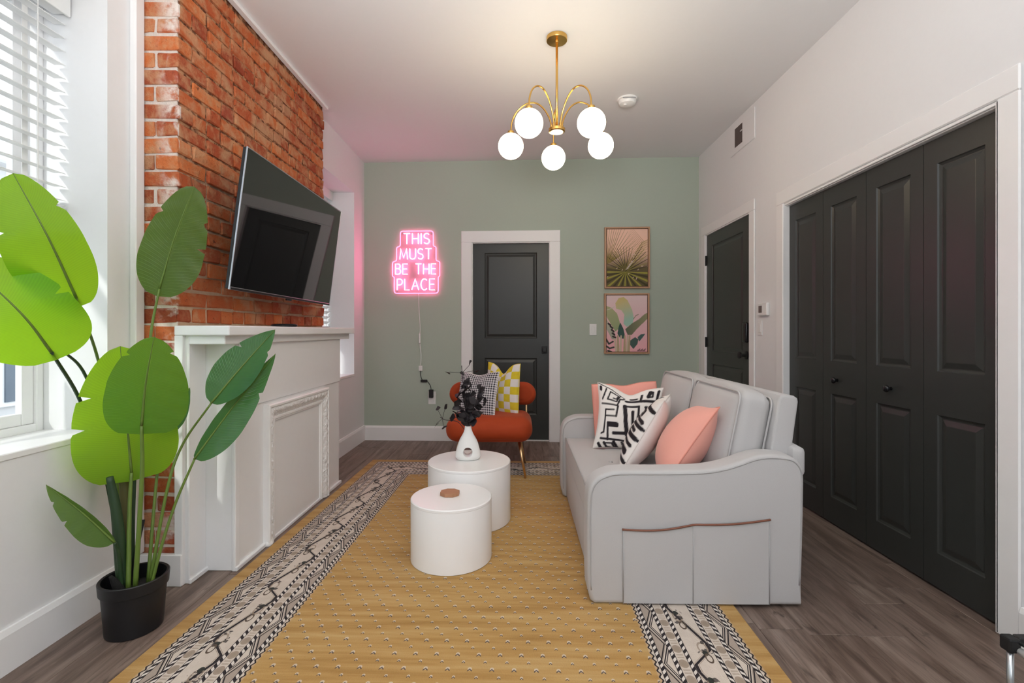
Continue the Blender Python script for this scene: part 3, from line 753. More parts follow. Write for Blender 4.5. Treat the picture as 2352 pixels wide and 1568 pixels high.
for k in range(18):       # pale feathery frond, upper right: a rib with fine leaflets
    u = k / 17.0; bx, by = 0.52 + 0.36 * u, 0.62 - 0.42 * u
    stroke(im1, X, Y, [(bx, by), (bx - 0.17 - 0.10 * u, by - 0.27 + 0.04 * u)], (0.006, 0.0015), (0.50, 0.30, 0.17), ASP, 0.006)
    if k < 16: stroke(im1, X, Y, [(bx, by), (bx + 0.40, by - 0.10 - 0.05 * u)], (0.009, 0.003), (0.36, 0.26, 0.075) if k % 2 else (0.62, 0.42, 0.24), ASP, 0.006)
stroke(im1, X, Y, [(0.44, 0.73), (0.60, 0.54), (0.90, 0.20)], (0.009, 0.003), (0.16, 0.11, 0.04), ASP)
for k in range(14):       # dark middle fronds
    a = PI * (1.02 + 0.045 * k); stroke(im1, X, Y, [(0.46, 0.73), (0.46 + 0.55 * math.cos(a), 0.73 + 0.42 * math.sin(a))], (0.013, 0.004), [(0.06, 0.05, 0.018), (0.22, 0.18, 0.05)][k % 2], ASP)
for k in range(7):
    a = -PI * (0.05 + 0.035 * k); stroke(im1, X, Y, [(0.46, 0.74), (0.46 + 0.6 * math.cos(a), 0.74 + 0.6 * math.sin(a))], (0.012, 0.006), [(0.05, 0.04, 0.015), (0.28, 0.24, 0.06)][k % 2], ASP)
for k in range(17):       # broad green fan at the bottom
    a = PI * (0.02 + 0.98 * k / 16.0); stroke(im1, X, Y, [(0.46, 0.75), (0.46 + 0.9 * math.cos(a), 0.75 + 0.55 * math.sin(a))], (0.006, 0.036), [(0.34, 0.31, 0.055), (0.060, 0.052, 0.018)][k % 2], ASP)
for k in range(16):
    q = (R_.random(), 0.42 + 0.5 * R_.random()); stroke(im1, X, Y, [q, (q[0] + 0.02, q[1] - 0.015)], 0.006, (0.74, 0.56, 0.46), ASP)
for k in range(6): stroke(im1, X, Y, [(0.47 + k * 0.026, 0.705 - k * 0.026), (0.53 + k * 0.026, 0.682 - k * 0.026)], 0.006, (0.80, 0.68, 0.62), ASP)
im2 = np.zeros((PH, PW, 3)); t = Y[..., None]
im2[:] = np.array((0.80, 0.62, 0.62)) * (1 - t) + np.array((0.84, 0.42, 0.46)) * t
def leafcol(a, b_, p0, d): 
    a, b_ = np.array(a), np.array(b_)
    return lambda X_, Y_: a + (b_ - a) * np.clip(((X_ - p0[0]) * d[0] + (Y_ - p0[1]) * d[1]), 0, 1)[..., None]
poly(im2, X, Y, [(0.22, 0.14), (0.30, 0.05), (0.42, 0.03), (0.52, 0.09), (0.63, 0.26), (0.67, 0.40), (0.64, 0.50), (0.50, 0.56), (0.42, 0.50), (0.44, 0.34), (0.36, 0.26), (0.24, 0.24)], leafcol((0.62, 0.50, 0.22), (0.36, 0.56, 0.46), (0.36, 0.10), (0.6, 2.6)))
poly(im2, X, Y, [(-0.02, 0.18), (0.12, 0.22), (0.26, 0.32), (0.33, 0.48), (0.32, 0.58), (0.22, 0.64), (0.12, 0.52), (0.02, 0.40), (-0.02, 0.30)], leafcol((0.44, 0.43, 0.24), (0.30, 0.38, 0.20), (0, 0.2), (0.8, 1.6)))
poly(im2, X, Y, [(-0.02, 0.40), (0.10, 0.52), (0.20, 0.66), (0.24, 0.78), (0.14, 0.78), (0.02, 0.62), (-0.02, 0.58)], leafcol((0.50, 0.48, 0.40), (0.30, 0.30, 0.22), (0, 0.4), (0.5, 1.5)))
poly(im2, X, Y, [(0.30, 0.56), (0.34, 0.48), (0.42, 0.60), (0.45, 0.70), (0.42, 0.77), (0.34, 0.76), (0.27, 0.68)], (0.045, 0.10, 0.085))
poly(im2, X, Y, [(0.46, 0.60), (0.62, 0.50), (0.80, 0.42), (0.92, 0.34), (1.02, 0.30), (1.02, 0.40), (0.88, 0.50), (0.74, 0.60), (0.62, 0.70), (0.52, 0.70)], leafcol((0.12, 0.14, 0.09), (0.33, 0.31, 0.17), (0.45, 0.6), (1.6, -0.4)))
poly(im2, X, Y, [(0.58, 0.80), (0.70, 0.74), (0.78, 0.78), (0.76, 0.86), (0.66, 0.95), (0.58, 0.88)], (0.065, 0.115, 0.10))
poly(im2, X, Y, [(0.76, 0.74), (0.84, 0.69), (0.95, 0.68), (0.88, 0.75), (0.80, 0.82)], (0.07, 0.13, 0.12))
for k, (x0, x1) in enumerate(((0.20, 0.27), (0.28, 0.31), (0.36, 0.36), (0.45, 0.42), (0.52, 0.48), (0.57, 0.52))):
    stroke(im2, X, Y, [(x1 + (0.02 if k > 2 else -0.02), 1.02), (x0, 0.72)], (0.032, 0.018), (0.46, 0.36, 0.22) if k % 2 else (0.60, 0.48, 0.36), ASP)
for a in ((0.05, 0.50, 0.10, 0.53), (0.10, 0.55, 0.15, 0.58), (0.13, 0.61, 0.18, 0.64), (0.15, 0.67, 0.2, 0.70), (0.16, 0.73, 0.22, 0.745)): stroke(im2, X, Y, [a[:2], a[2:]], 0.022, (0.05, 0.04, 0.04), ASP)
stroke(im2, X, Y, [(0.0, 0.26), (0.10, 0.24), (0.20, 0.20)], 0.006, (0.62, 0.60, 0.50), ASP)
stroke(im2, X, Y, [(0.66, 0.42), (0.72, 0.36), (0.78, 0.34)], 0.008, (0.20, 0.20, 0.12), ASP)
for q in ([(0.0, 0.78), (0.06, 0.86), (0.16, 0.82)], [(0.0, 0.90), (0.08, 0.94), (0.18, 0.92)], [(0.04, 0.98), (0.12, 1.0)]): stroke(im2, X, Y, q, 0.020, (0.05, 0.06, 0.05), ASP)
for k in range(9): stroke(im2, X, Y, [(0.76 + k * 0.022, 0.985), (0.775 + k * 0.022, 0.965 - 0.010 * (k % 3))], 0.007, (0.10, 0.06, 0.06), ASP)
def picture(u0, u1, z0, z1, img, label):
    w, h = u1 - u0, z1 - z0
    p_ = bthing('framed_picture', label, 'picture', (u0 + u1) / 2, (z0 + z1) / 2, 0.0, 'two framed leaf prints on the sage wall')
    fw = 0.017; f = MB()
    for a in ((-w / 2, -w / 2 + fw, -h / 2, h / 2), (w / 2 - fw, w / 2, -h / 2, h / 2), (-w / 2 + fw, w / 2 - fw, -h / 2, -h / 2 + fw), (-w / 2 + fw, w / 2 - fw, h / 2 - fw, h / 2)):
        f.bbox(a[0], a[1], -0.036, -0.001, a[2], a[3], 0.002)
    part('frame', f, M['frame'], p_, local=True)
    part('backing', MB().box(-w / 2 + fw * 0.8, w / 2 - fw * 0.8, -0.012, -0.004, -h / 2 + fw * 0.8, h / 2 - fw * 0.8), M['brown_trim'], p_, local=True)
    canvas('print', img, w - 2 * fw - 0.012, h - 2 * fw - 0.012, -0.028, p_, M['print_paper'])
picture(2.562, 3.029, 1.614, 2.254, im1, 'framed palm frond print on peach, upper of the two')
picture(2.559, 3.025, 0.932, 1.564, im2, 'framed banana leaf print on pink, lower of the two')

# ------------------------------------------------------------------ neon sign
def arc(cx, cy, rx, ry, a0, a1, n_=8): return [(cx + rx * math.cos(math.radians(a0 + (a1 - a0) * k / n_)), cy + ry * math.sin(math.radians(a0 + (a1 - a0) * k / n_))) for k in range(n_ + 1)]
GL = {'T': (0.62, [[(0, 1), (0.62, 1)], [(0.31, 1), (0.31, 0)]]), 'H': (0.60, [[(0, 0), (0, 1)], [(0.60, 0), (0.60, 1)], [(0, 0.5), (0.60, 0.5)]]),
      'I': (0.06, [[(0.03, 0), (0.03, 1)]]),
      'S': (0.56, [arc(0.28, 0.75, 0.26, 0.25, 30, 270) + arc(0.28, 0.25, 0.27, 0.25, 90, -150)[1:]]),
      'M': (0.80, [[(0, 0), (0.10, 1), (0.40, 0.12), (0.70, 1), (0.80, 0)]]), 'U': (0.60, [[(0, 1)] + arc(0.30, 0.30, 0.30, 0.30, 180, 360) + [(0.60, 1)]]),
      'B': (0.56, [[(0, 0), (0, 1)] + arc(0.30, 0.77, 0.22, 0.23, 90, -90) + [(0, 0.54)], arc(0.30, 0.27, 0.26, 0.27, 90, -90) + [(0, 0)]]),
      'E': (0.52, [[(0.52, 1), (0, 1), (0, 0), (0.52, 0)], [(0, 0.52), (0.46, 0.52)]]), 'P': (0.54, [[(0, 0), (0, 1)] + arc(0.28, 0.73, 0.26, 0.27, 90, -90) + [(0, 0.46)]]),
      'L': (0.50, [[(0, 1), (0, 0), (0.50, 0)]]), 'A': (0.72, [[(0, 0), (0.36, 1), (0.72, 0)], [(0.14, 0.36), (0.58, 0.36)]]), 'C': (0.66, [arc(0.36, 0.5, 0.36, 0.5, 48, 312, 14)])}
ns = bthing('neon_sign', 'pink lit neon sign in four lines on the sage wall', 'sign', 0.57, 1.90, 0.0)
def wr(text, u0, u1, z0, z1):
    h = z1 - z0; gap = 0.24; tot = 0; 
    ws = [(0.42 if c == ' ' else GL[c][0]) for c in text]; tot = sum(ws) + gap * (len(text) - 1)
    sx = (u1 - u0) / tot; x = 0
    for c, w_ in zip(text, ws):
        if c != ' ':
            mb = MB()
            for pl in GL[c][1]:
                mb.tube([(u0 - 0.57 + (x + a) * sx, -0.036, z0 - 1.90 + b_ * h) for a, b_ in pl], 0.0046, 8)
            part('letter_tube', mb, M['neon'], ns, True, True)
        x += w_ + gap
wr('THIS', 0.440, 0.717, 2.097, 2.208); wr('MUST', 0.398, 0.738, 1.934, 2.046); wr('BE THE', 0.351, 0.786, 1.775, 1.884); wr('PLACE', 0.369, 0.772, 1.607, 1.724)
ol = [(0.40, 2.075), (0.40, 2.235), (0.755, 2.235), (0.755, 2.075), (0.785, 2.065), (0.785, 1.918), (0.825, 1.908), (0.825, 1.755), (0.808, 1.745), (0.808, 1.572), (0.335, 1.572), (0.335, 1.745), (0.315, 1.755), (0.315, 1.908), (0.36, 1.918), (0.36, 2.065)]
olr = []
for i in range(len(ol)):
    a, b_, c = Vector(ol[i - 1]), Vector(ol[i]), Vector(ol[(i + 1) % len(ol)])
    r_ = min(0.03, (a - b_).length * 0.45, (c - b_).length * 0.45); p0 = b_ + (a - b_).normalized() * r_; p2 = b_ + (c - b_).normalized() * r_
    for k in range(5):
        t = k / 4; olr.append(p0 * (1 - t) ** 2 + b_ * 2 * t * (1 - t) + p2 * t * t)
olr = [(p.x - 0.57, p.y - 1.90) for p in olr]
part('acrylic_backer', MB().prism(olr, 'y', -0.026, -0.021), M['acrylic'], ns, local=True)
part('lit_edge', MB().tube([(p[0], -0.0235, p[1]) for p in olr], 0.0055, 6, True), M['neon_edge'], ns, True, True)
for q in ((-0.14, 0.31), (0.16, 0.31), (-0.21, -0.30), (0.21, -0.30)):
    sb = MB(); lathe_y(sb, [(0.006, 0.0), (0.006, 0.030), (0.001, 0.031)], q[0], q[1], 10); part('standoff', sb, M['steel'], ns, 'auto', True)
cd = bthing('power_cord', 'white cord with black adapter hanging from the neon sign to the outlet', 'cord', 0.63, 0.60, 0.0)
def cp(u, z, o=0.012): return (u - 0.63, -o, z - 0.60)
part('white_cord', MB().tube(bez([cp(0.595, 1.572), cp(0.60, 1.40), cp(0.612, 1.20), cp(0.606, 1.12), cp(0.612, 1.00), cp(0.622, 0.90), cp(0.616, 0.80)], 8), 0.0042, 8), M['plastic'], cd, True, True)
part('dimmer', MB().bbox(0.600 - 0.63, 0.618 - 0.63, -0.026, -0.004, 1.04 - 0.6, 1.14 - 0.6, 0.004), M['plastic'], cd, local=True)
part('connector', MB().bbox(0.598 - 0.63, 0.640 - 0.63, -0.028, -0.002, 0.745 - 0.6, 0.800 - 0.6, 0.004), M['plastic'], cd, local=True)
part('black_cord', MB().tube(bez([cp(0.616, 0.745), cp(0.618, 0.69), cp(0.640, 0.645), cp(0.690, 0.630), cp(0.722, 0.585), cp(0.730, 0.545)], 8), 0.0035, 8), M['black'], cd, True, True)
part('inline_switch', MB().bbox(0.618 - 0.63, 0.690 - 0.63, -0.026, -0.004, 0.626 - 0.6, 0.652 - 0.6, 0.006, 2), M['black'], cd, local=True)
part('adapter', MB().bbox(0.712 - 0.63, 0.756 - 0.63, -0.050, -0.0102, 0.462 - 0.6, 0.548 - 0.6, 0.005, 2), M['black'], cd, local=True)

# ------------------------------------------------------------------ rug (pattern woven by nodes)
def rug_material():
    n = NM('woven_rug', 0.95, spec=0.1); v = n.coord('Object'); x, y, z = n.xyz(v)
    hw, hl = (RX1 - RX0) / 2, (RY1 - RY0) / 2
    bx = hw - x.abs(); by = hl - y.abs(); d = bx.min(by)
    isx = bx.lt(by)
    tco = y * isx + x * (1.0 - isx) + 5.0
    G = 0.064; B = 0.372
    w = (d - G) / B; m = (w - 0.5).abs()
    n1 = n.noise(n.scale(v, (1.2, 16, 1)), 1.3, 4, 0.62); n2 = n.noise(v, 160, 2)
    gold = n.ramp(n1, [(0.30, (0.31, 0.165, 0.046)), (0.50, (0.43, 0.255, 0.085)), (0.70, (0.52, 0.355, 0.155))])
    gold = n.mix(n2 * 0.35, gold, (0.46, 0.27, 0.09))
    # field motif: small dark arrowheads with a pale cap, in staggered rows
    ry = y / 0.0375 + 40.0; row = ry.floor(); fy = ry - row
    fx = (x / 0.076 + row * 0.34 + 40.0).fract() - 0.5
    px = fx * 0.076; py = (fy - 0.5) * 0.0375
    big = ((row * 0.5).fract()).lt(0.2) * 0.26 + 0.70
    pxb = px / big; pyb = py / big
    ca = (pxb * pxb + (pyb - 0.005) * (pyb - 0.005) * 0.8).sqrt().lt(0.0078)
    da = ((pyb + pxb.abs() * 1.1 - 0.0035).abs().lt(0.0036)) * (pxb.abs().lt(0.0085)) * (pyb.gt(-0.0090))
    fld = n.mix(ca * 0.72, gold, (0.62, 0.54, 0.45)); fld = n.mix(da * 0.88, fld, (0.060, 0.045, 0.05))
    cream = n.mix(n.noise(v, 25, 3), (0.49, 0.41, 0.345), (0.66, 0.58, 0.505)); dark = (0.022, 0.016, 0.018); tan = (0.27, 0.20, 0.145)
    bo = cream
    # zigzag band 0.300-0.410
    zz = (tco / 0.105).tri(1.0)
    q = ((m - 0.300) / 0.11)
    inz = m.gt(0.298) * m.lt(0.412)
    bo = n.mix(inz * (q - zz).gt(0.0) * 0.75, bo, (0.30, 0.235, 0.19))
    dz = (q - zz).abs()
    bo = n.mix(inz * (dz.gt(0.09) * dz.lt(0.21)), bo, dark)
    bo = n.mix(inz * ((q - zz + 0.33).abs().lt(0.045)), bo, dark)
    # circles band 0.165-0.265
    cc = ((tco / 0.078).fract() - 0.5) * 0.078; cm = (m - 0.215) * B
    rr = (cc * cc * 0.6 + cm * cm).sqrt()
    inc = m.gt(0.168) * m.lt(0.262)
    bo = n.mix(inc * rr.lt(0.0165) * 0.8, bo, tan); bo = n.mix(inc * rr.lt(0.0085) * 0.6, bo, (0.30, 0.24, 0.18))
    bo = n.mix(inc * ((cc.abs() - 0.032).abs().lt(0.004)) * (cm.abs().lt(0.012)) * 0.5, bo, tan)
    # meander 0-0.125
    ws = (w - 0.5) * B
    fm = (tco / 0.38).fract(); me_ = (fm / 0.74).min((1.0 - fm) / 0.26) * 2.0 - 1.0
    mw = (me_ * 1.25).max(-1.0).min(1.0) * 0.039
    md = (ws - mw).abs(); inm = m.lt(0.127)
    bo = n.mix(inm * md.lt(0.0060), bo, dark)
    bo = n.mix(inm * ((md - 0.010).abs().lt(0.0016)) * 0.7, bo, tan)
    for ph, sg in ((0.0, 1.0), (0.5, -1.0)):
        tt = ((tco / 0.38 + ph).fract() - 0.5) * 0.38; wy = ws - (0.016 * sg)
        r1 = (tt * tt * 0.30 + wy * wy).sqrt(); bl = n.noise(v, 38, 2, 0.6)
        bo = n.mix(inm * ((r1 - 0.016).abs().lt(0.0028)) * 0.75, bo, tan)
        bo = n.mix(inm * (r1.lt(0.030)) * (bl.gt(0.57)) * 0.85, bo, dark)
        tp = tt - 0.028 * sg
        bo = n.mix(inm * ((tp * tp * 0.6 + wy * wy).sqrt().lt(0.0105)), bo, (0.03, 0.032, 0.026))
        bo = n.mix(inm * (((tt + 0.055) * (tt + 0.055) * 0.25 + (wy + 0.004) * (wy + 0.004)).sqrt() - 0.011).abs().lt(0.0022), bo, (0.10, 0.07, 0.05))
    # twisted ropes
    for c_ in (0.145, 0.282, 0.428):
        k_ = (m - c_) / 0.020; ink = k_.abs().lt(1.0)
        st = ((tco / 0.031) + k_ * 0.26).fract().lt(0.52)
        bo = n.mix(ink, bo, n.mix(st, (0.66, 0.60, 0.55), dark))
        bo = n.mix((k_.abs() - 1.0).abs().lt(0.16), bo, dark)
    # scalloped edges
    sc = (tco * (2 * PI / 0.030)).sin() * 0.010
    ed = m - 0.478 - sc
    bo = n.mix(ed.abs().lt(0.0085), bo, dark)
    bo = n.mix(ed.gt(0.0085), bo, n.mix(0.35, gold, (0.55, 0.45, 0.38)))
    inb = w.gt(0.0) * w.lt(1.0)
    res = n.mix(inb, n.mix(w.gt(0.5), gold, fld), bo)
    n.base(res); n.bump(n2, 0.5, 0.004)
    n.b.inputs['Sheen Weight'].default_value = 0.1
    return n.m
rcx, rcy = (RX0 + RX1) / 2, (RY0 + RY1) / 2
rg = MB(); NX, NY = 44, 60
hw, hl = (RX1 - RX0) / 2, (RY1 - RY0) / 2
rg.bbox(-hw, hw, -hl, hl, 0.0, 0.011, 0.004, 2)
rug = link('area_rug', rg.mesh('area_rug', rug_material())); rug.location = (rcx, rcy, 0.0005); rug.rotation_euler = (0, 0, -0.012)
tag(rug, 'gold patterned area rug with brown and cream border on the plank floor', 'rug')

# ------------------------------------------------------------------ side tables, vase, coaster
def drum(cx, cy, r, h, label):
    t = thing('side_table', label, 'table', (cx, cy, 0.0115), 'pair of white drum tables')
    part('drum', MB().lathe([(r - 0.004, 0.0), (r, 0.003), (r, h - 0.018), (r - 0.0005, h - 0.016)], 0, 0, 72), M['table'], t, 'auto', True)
    part('tabletop', MB().lathe([(r - 0.002, h - 0.0165), (r + 0.0005, h - 0.014), (r, h - 0.004), (r - 0.004, h), (0.0005, h)], 0, 0, 72), M['table'], t, 'auto', True)
drum(-0.352, 2.462, 0.2065, 0.310, 'lower white drum table in front, with wooden coaster on it')
drum(-0.312, 2.962, 0.2535, 0.360, 'larger white drum table behind, carrying the white vase')
co = MB().prism([(0.052 * math.cos(PI / 8 + k * PI / 4), 0.046 * math.sin(PI / 8 + k * PI / 4)) for k in range(8)], 'z', 0, 0.020, 0.003, 2)
co = single('wooden_coaster', co, M['coaster'], 'brown octagonal wooden block on the lower drum table', 'coaster', (-0.362, 2.475, 0.3217), local=True)
# vase: flattened bottle with a round hole cut through the belly
vprof = [(0.001, 0.0), (0.050, 0.0), (0.066, 0.004), (0.077, 0.018), (0.079, 0.030), (0.075, 0.052), (0.068, 0.080), (0.061, 0.104), (0.051, 0.128), (0.038, 0.150), (0.028, 0.170), (0.0225, 0.188), (0.0205, 0.204), (0.0185, 0.207), (0.0150, 0.205), (0.0140, 0.185), (0.016, 0.165), (0.001, 0.160)]
vq = bez([(r_, 0, z) for r_, z in vprof], 3)
va = MB().lathe([(max(1e-4, p.x), p.z) for p in vq], 0, 0, 64, 1.0, 0.62)
vtmp = link('vase_blank', va.mesh('vase_blank', None, True, 1e-5)); hole = link('hole_cutter', MB().tube([(-0.006, -0.1, 0.056), (0.0, 0.0, 0.052), (-0.006, 0.1, 0.056)], [0.035, 0.025, 0.035], 48).mesh('hole_cutter', None))
bmod = vtmp.modifiers.new('hole', 'BOOLEAN'); bmod.operation = 'DIFFERENCE'; bmod.solver = 'EXACT'; bmod.object = hole
bv = vtmp.modifiers.new('soft', 'BEVEL'); bv.width = 0.003; bv.segments = 3; bv.limit_method = 'ANGLE'; bv.angle_limit = math.radians(40)
vme = bpy.data.meshes.new_from_object(vtmp.evaluated_get(bpy.context.evaluated_depsgraph_get()))
for o in (vtmp, hole): bpy.data.objects.remove(o)
vme.materials.clear(); vme.materials.append(M['ceramic']); vme.shade_smooth()
vs = link('vase', vme); vs.location = (-0.322, 2.975, 0.3717); vs.rotation_euler = (0, 0, 0.12)
tag(vs, 'white ceramic vase with a round hole, on the larger drum table', 'vase')

# dark dried bouquet standing in the vase
bq = thing('dried_bouquet', 'dark dried leafy branches standing in the white vase', 'branches', (-0.322, 2.975, 0.56))
lms = []
for k in range(4):
    mb = MB(); L_, W_ = (0.062, 0.026) if k < 2 else (0.050, 0.030); N_ = 6; V = []; F = []
    for i in range(N_ + 1):
        t = i / N_; wd = W_ * math.sin(PI * min(0.995, max(0.005, t)) ** 0.85) * 0.9 + 0.0006
        zc = 0.010 * math.sin(t * 2.4) * (1 if k % 2 else -1)
        for s_ in (-1, 0, 1): V.append((s_ * wd, L_ * t, zc + (0.006 * abs(s_) if k != 2 else -0.005 * abs(s_))))
    for i in range(N_):
        for j in range(2): F.append((i * 3 + j, i * 3 + j + 1, (i + 1) * 3 + j + 1, (i + 1) * 3 + j))
    lms.append(mb.add(V, F).mesh('leaf', M['dried'], True))
R_ = random.Random(11)
def leafat(p, d, sc):
    d = Vector(d).normalized(); a = Vector((R_.uniform(-1, 1), R_.uniform(-1, 1), R_.uniform(-0.4, 1))); x_ = d.cross(a).normalized(); z_ = x_.cross(d)
    o = link('leaf', R_.choice(lms), bq); o.matrix_local = Matrix.Translation(p) @ Matrix((x_, d, z_)).transposed().to_4x4() @ Matrix.Scale(sc, 4)
ends = [((-0.03, 0.0, 0.36), 7), ((0.02, 0.01, 0.27), 9), ((0.075, -0.01, 0.26), 9), ((0.10, 0.01, 0.15), 8), ((-0.07, 0.0, 0.20), 8), ((-0.09, -0.01, 0.08), 6), ((0.05, -0.03, 0.17), 10), ((-0.02, -0.03, 0.16), 10), ((0.03, 0.02, 0.10), 7), ((-0.045, 0.02, 0.27), 8)]
for (e, cnt) in ends:
    e = Vector(e); P_ = bez([Vector((e.x * 0.06, e.y * 0.05, -0.05)), Vector((e.x * 0.15, e.y * 0.2, 0.03)), Vector((e.x * 0.6, e.y * 0.7, e.z * 0.55 + 0.02)), e], 6)
    part('stem', MB().tube(P_, [0.0030 - 0.0015 * i / len(P_) for i in range(len(P_))], 6), M['dried'], bq, True, True)
    for k in range(cnt):
        i = int((0.38 + 0.62 * (k + 0.5) / cnt) * (len(P_) - 1)); d = Vector((R_.uniform(-1, 1), R_.uniform(-0.8, 0.8), R_.uniform(-0.3, 1.0)))
        leafat(P_[i], d, R_.uniform(0.75, 1.25))
# two thin sprays reaching out to the left
for e, lv in (((-0.175, 0.0, 0.075), ((-0.19, 0.12), (-0.145, 0.125), (-0.20, 0.03), (-0.155, 0.02))), ((-0.04, 0.0, 0.395), ((0.01, 0.40), (-0.115, 0.355), (0.045, 0.365)))):
    e = Vector(e); P_ = bez([Vector((0, 0, -0.04)), Vector((e.x * 0.35, 0, 0.02 + e.z * 0.3)), Vector((e.x * 0.8, 0, e.z * 0.75)), e], 6)
    part('stem', MB().tube(P_, 0.0022, 6), M['dried'], bq, True, True)
    for (a, b_) in lv:
        q = P_[-4]; part('stem', MB().tube([q, (q * 0.4 + Vector((a, 0.0, b_)) * 0.6), Vector((a, 0, b_))], 0.0014, 5), M['dried'], bq, True, True)
        leafat(Vector((a, 0, b_)), Vector((a - q.x, 0.1, b_ - q.z + 0.01)), 0.72)

# ------------------------------------------------------------------ television
TQ = Vector((0.9924, -0.0014, -0.1227)).normalized()
tx = Vector((0, 1, -0.0114)).normalized(); ty = TQ.cross(tx).normalized()        # tx along the screen, ty up
tv = thing('television', 'large black flat television on the brick chimney, tilted down', 'television', (-1.3785, 2.939, 1.718))
tv.rotation_euler = Matrix((tx, ty, TQ)).transposed().to_euler()
w, h = 1.232, 0.708
part('screen_panel', MB().bbox(-w / 2 + 0.004, w / 2 - 0.004, -h / 2 + 0.014, h / 2 - 0.004, -0.004, 0.0005, 0.0005), M['screen'], tv, local=True)
bz = MB()
for a in ((-w / 2, -w / 2 + 0.006, -h / 2, h / 2), (w / 2 - 0.006, w / 2, -h / 2, h / 2), (-w / 2 + 0.006, w / 2 - 0.006, -h / 2, -h / 2 + 0.015), (-w / 2 + 0.006, w / 2 - 0.006, h / 2 - 0.006, h / 2)):
    bz.bbox(a[0], a[1], a[2], a[3], -0.006, 0.002, 0.0012)
part('bezel', bz, M['silver'], tv, local=True, label='thin silver edge')
part('bottom_bar', MB().bbox(-w / 2 + 0.008, w / 2 - 0.008, -h / 2 + 0.0005, -h / 2 + 0.012, 0.0, 0.0032, 0.0008), M['tv_body'], tv, local=True)
part('back_cover', MB().bbox(-w / 2 + 0.003, w / 2 - 0.003, -h / 2 + 0.003, h / 2 - 0.003, -0.024, -0.004, 0.002).bbox(-0.45, 0.45, -0.31, 0.14, -0.060, -0.022, 0.014, 2), M['tv_body'], tv, local=True)
part('sensor', MB().bbox(-0.03, 0.03, -h / 2 - 0.010, -h / 2 + 0.002, -0.012, 0.001, 0.003), M['black_gloss'], tv, local=True)
part('wall_mount', MB().bbox(-0.22, 0.22, -0.20, 0.16, -0.085, -0.058, 0.004).bbox(-0.05, 0.05, -0.09, 0.10, -0.205, -0.08, 0.006), M['black'], tv, local=True)
part('cable', MB().tube(bez([(0.3, 0.1, -0.05), (0.55, 0.25, -0.12), (0.80, 0.32, -0.165), (0.88, 0.20, -0.19), (0.905, 0.05, -0.185)], 8), 0.004, 6), M['black'], tv, True, True)
dk = MB().lathe([(0.062, 0.0), (0.072, 0.003), (0.073, 0.012), (0.066, 0.017), (0.0005, 0.018)], 0, 0, 36)
single('streaming_puck', dk, M['black_gloss'], 'small flat black round device on the mantel shelf under the television', 'device', (-1.415, 2.855, 1.1955), smooth='auto', local=True)

# ------------------------------------------------------------------ chandelier
CHX, CHY = 0.228, 2.955
ch = thing('chandelier', 'brass chandelier with five lit white globes', 'lamp', (CHX, CHY, 2.39))
def zz_(z): return z - 2.39
part('canopy', MB().lathe([(0.064, zz_(2.98)), (0.064, zz_(2.958)), (0.062, zz_(2.955)), (0.012, zz_(2.953)), (0.010, zz_(2.945))], 0, 0, 40), M['brass'], ch, 'auto', True)
part('rod', MB().lathe([(0.0075, zz_(2.41)), (0.0075, zz_(2.955))], 0, 0, 16), M['brass'], ch, True, True)
part('hub', MB().lathe([(0.001, zz_(2.395)), (0.040, zz_(2.395)), (0.050, zz_(2.398)), (0.051, zz_(2.414)), (0.048, zz_(2.417)), (0.030, zz_(2.418)), (0.001, zz_(2.419))], 0, 0, 36), M['brass'], ch, 'auto', True)
part('hub_disc', MB().lathe([(0.001, zz_(2.3925)), (0.038, zz_(2.393)), (0.039, zz_(2.3955))], 0, 0, 32), M['hub_disc_glow'], ch, True, True, label='pale disc under the hub, brightness put in as emission')
am = MB(); ph = [(0.034, 2.416), (0.038, 2.455), (0.055, 2.505), (0.095, 2.565), (0.150, 2.600), (0.210, 2.594), (0.262, 2.556), (0.292, 2.500), (0.300, 2.435)]
cv_ = bez([(r_, 0, zz_(z)) for r_, z in ph], 5)
am.tube(cv_, 0.0052, 10); arm_me = am.mesh('arm', M['brass'], True)
sl_me = MB().lathe([(0.009, zz_(2.416)), (0.009, zz_(2.440)), (0.006, zz_(2.442))], 0.034, 0, 14).mesh('arm_socket', M['brass'], 'auto')
gl_me = MB().sphere((0.300, 0, zz_(2.345)), 0.0805, 32, 20).mesh('globe', M['globe'], True)
cap_me = MB().lathe([(0.006, zz_(2.448)), (0.020, zz_(2.440)), (0.022, zz_(2.420)), (0.020, zz_(2.416))], 0.300, 0, 20).mesh('globe_cap', M['brass'], 'auto')
for k in range(5):
    a = math.radians(90 + 72 * k)
    for nm, me in (('arm', arm_me), ('globe', gl_me)):
        o = link(nm, me, ch); o.rotation_euler = (0, 0, a)
        if nm == 'arm':
            for n2_, m2 in (('arm_socket', sl_me), ('globe_cap', cap_me)): link(n2_, m2, o)

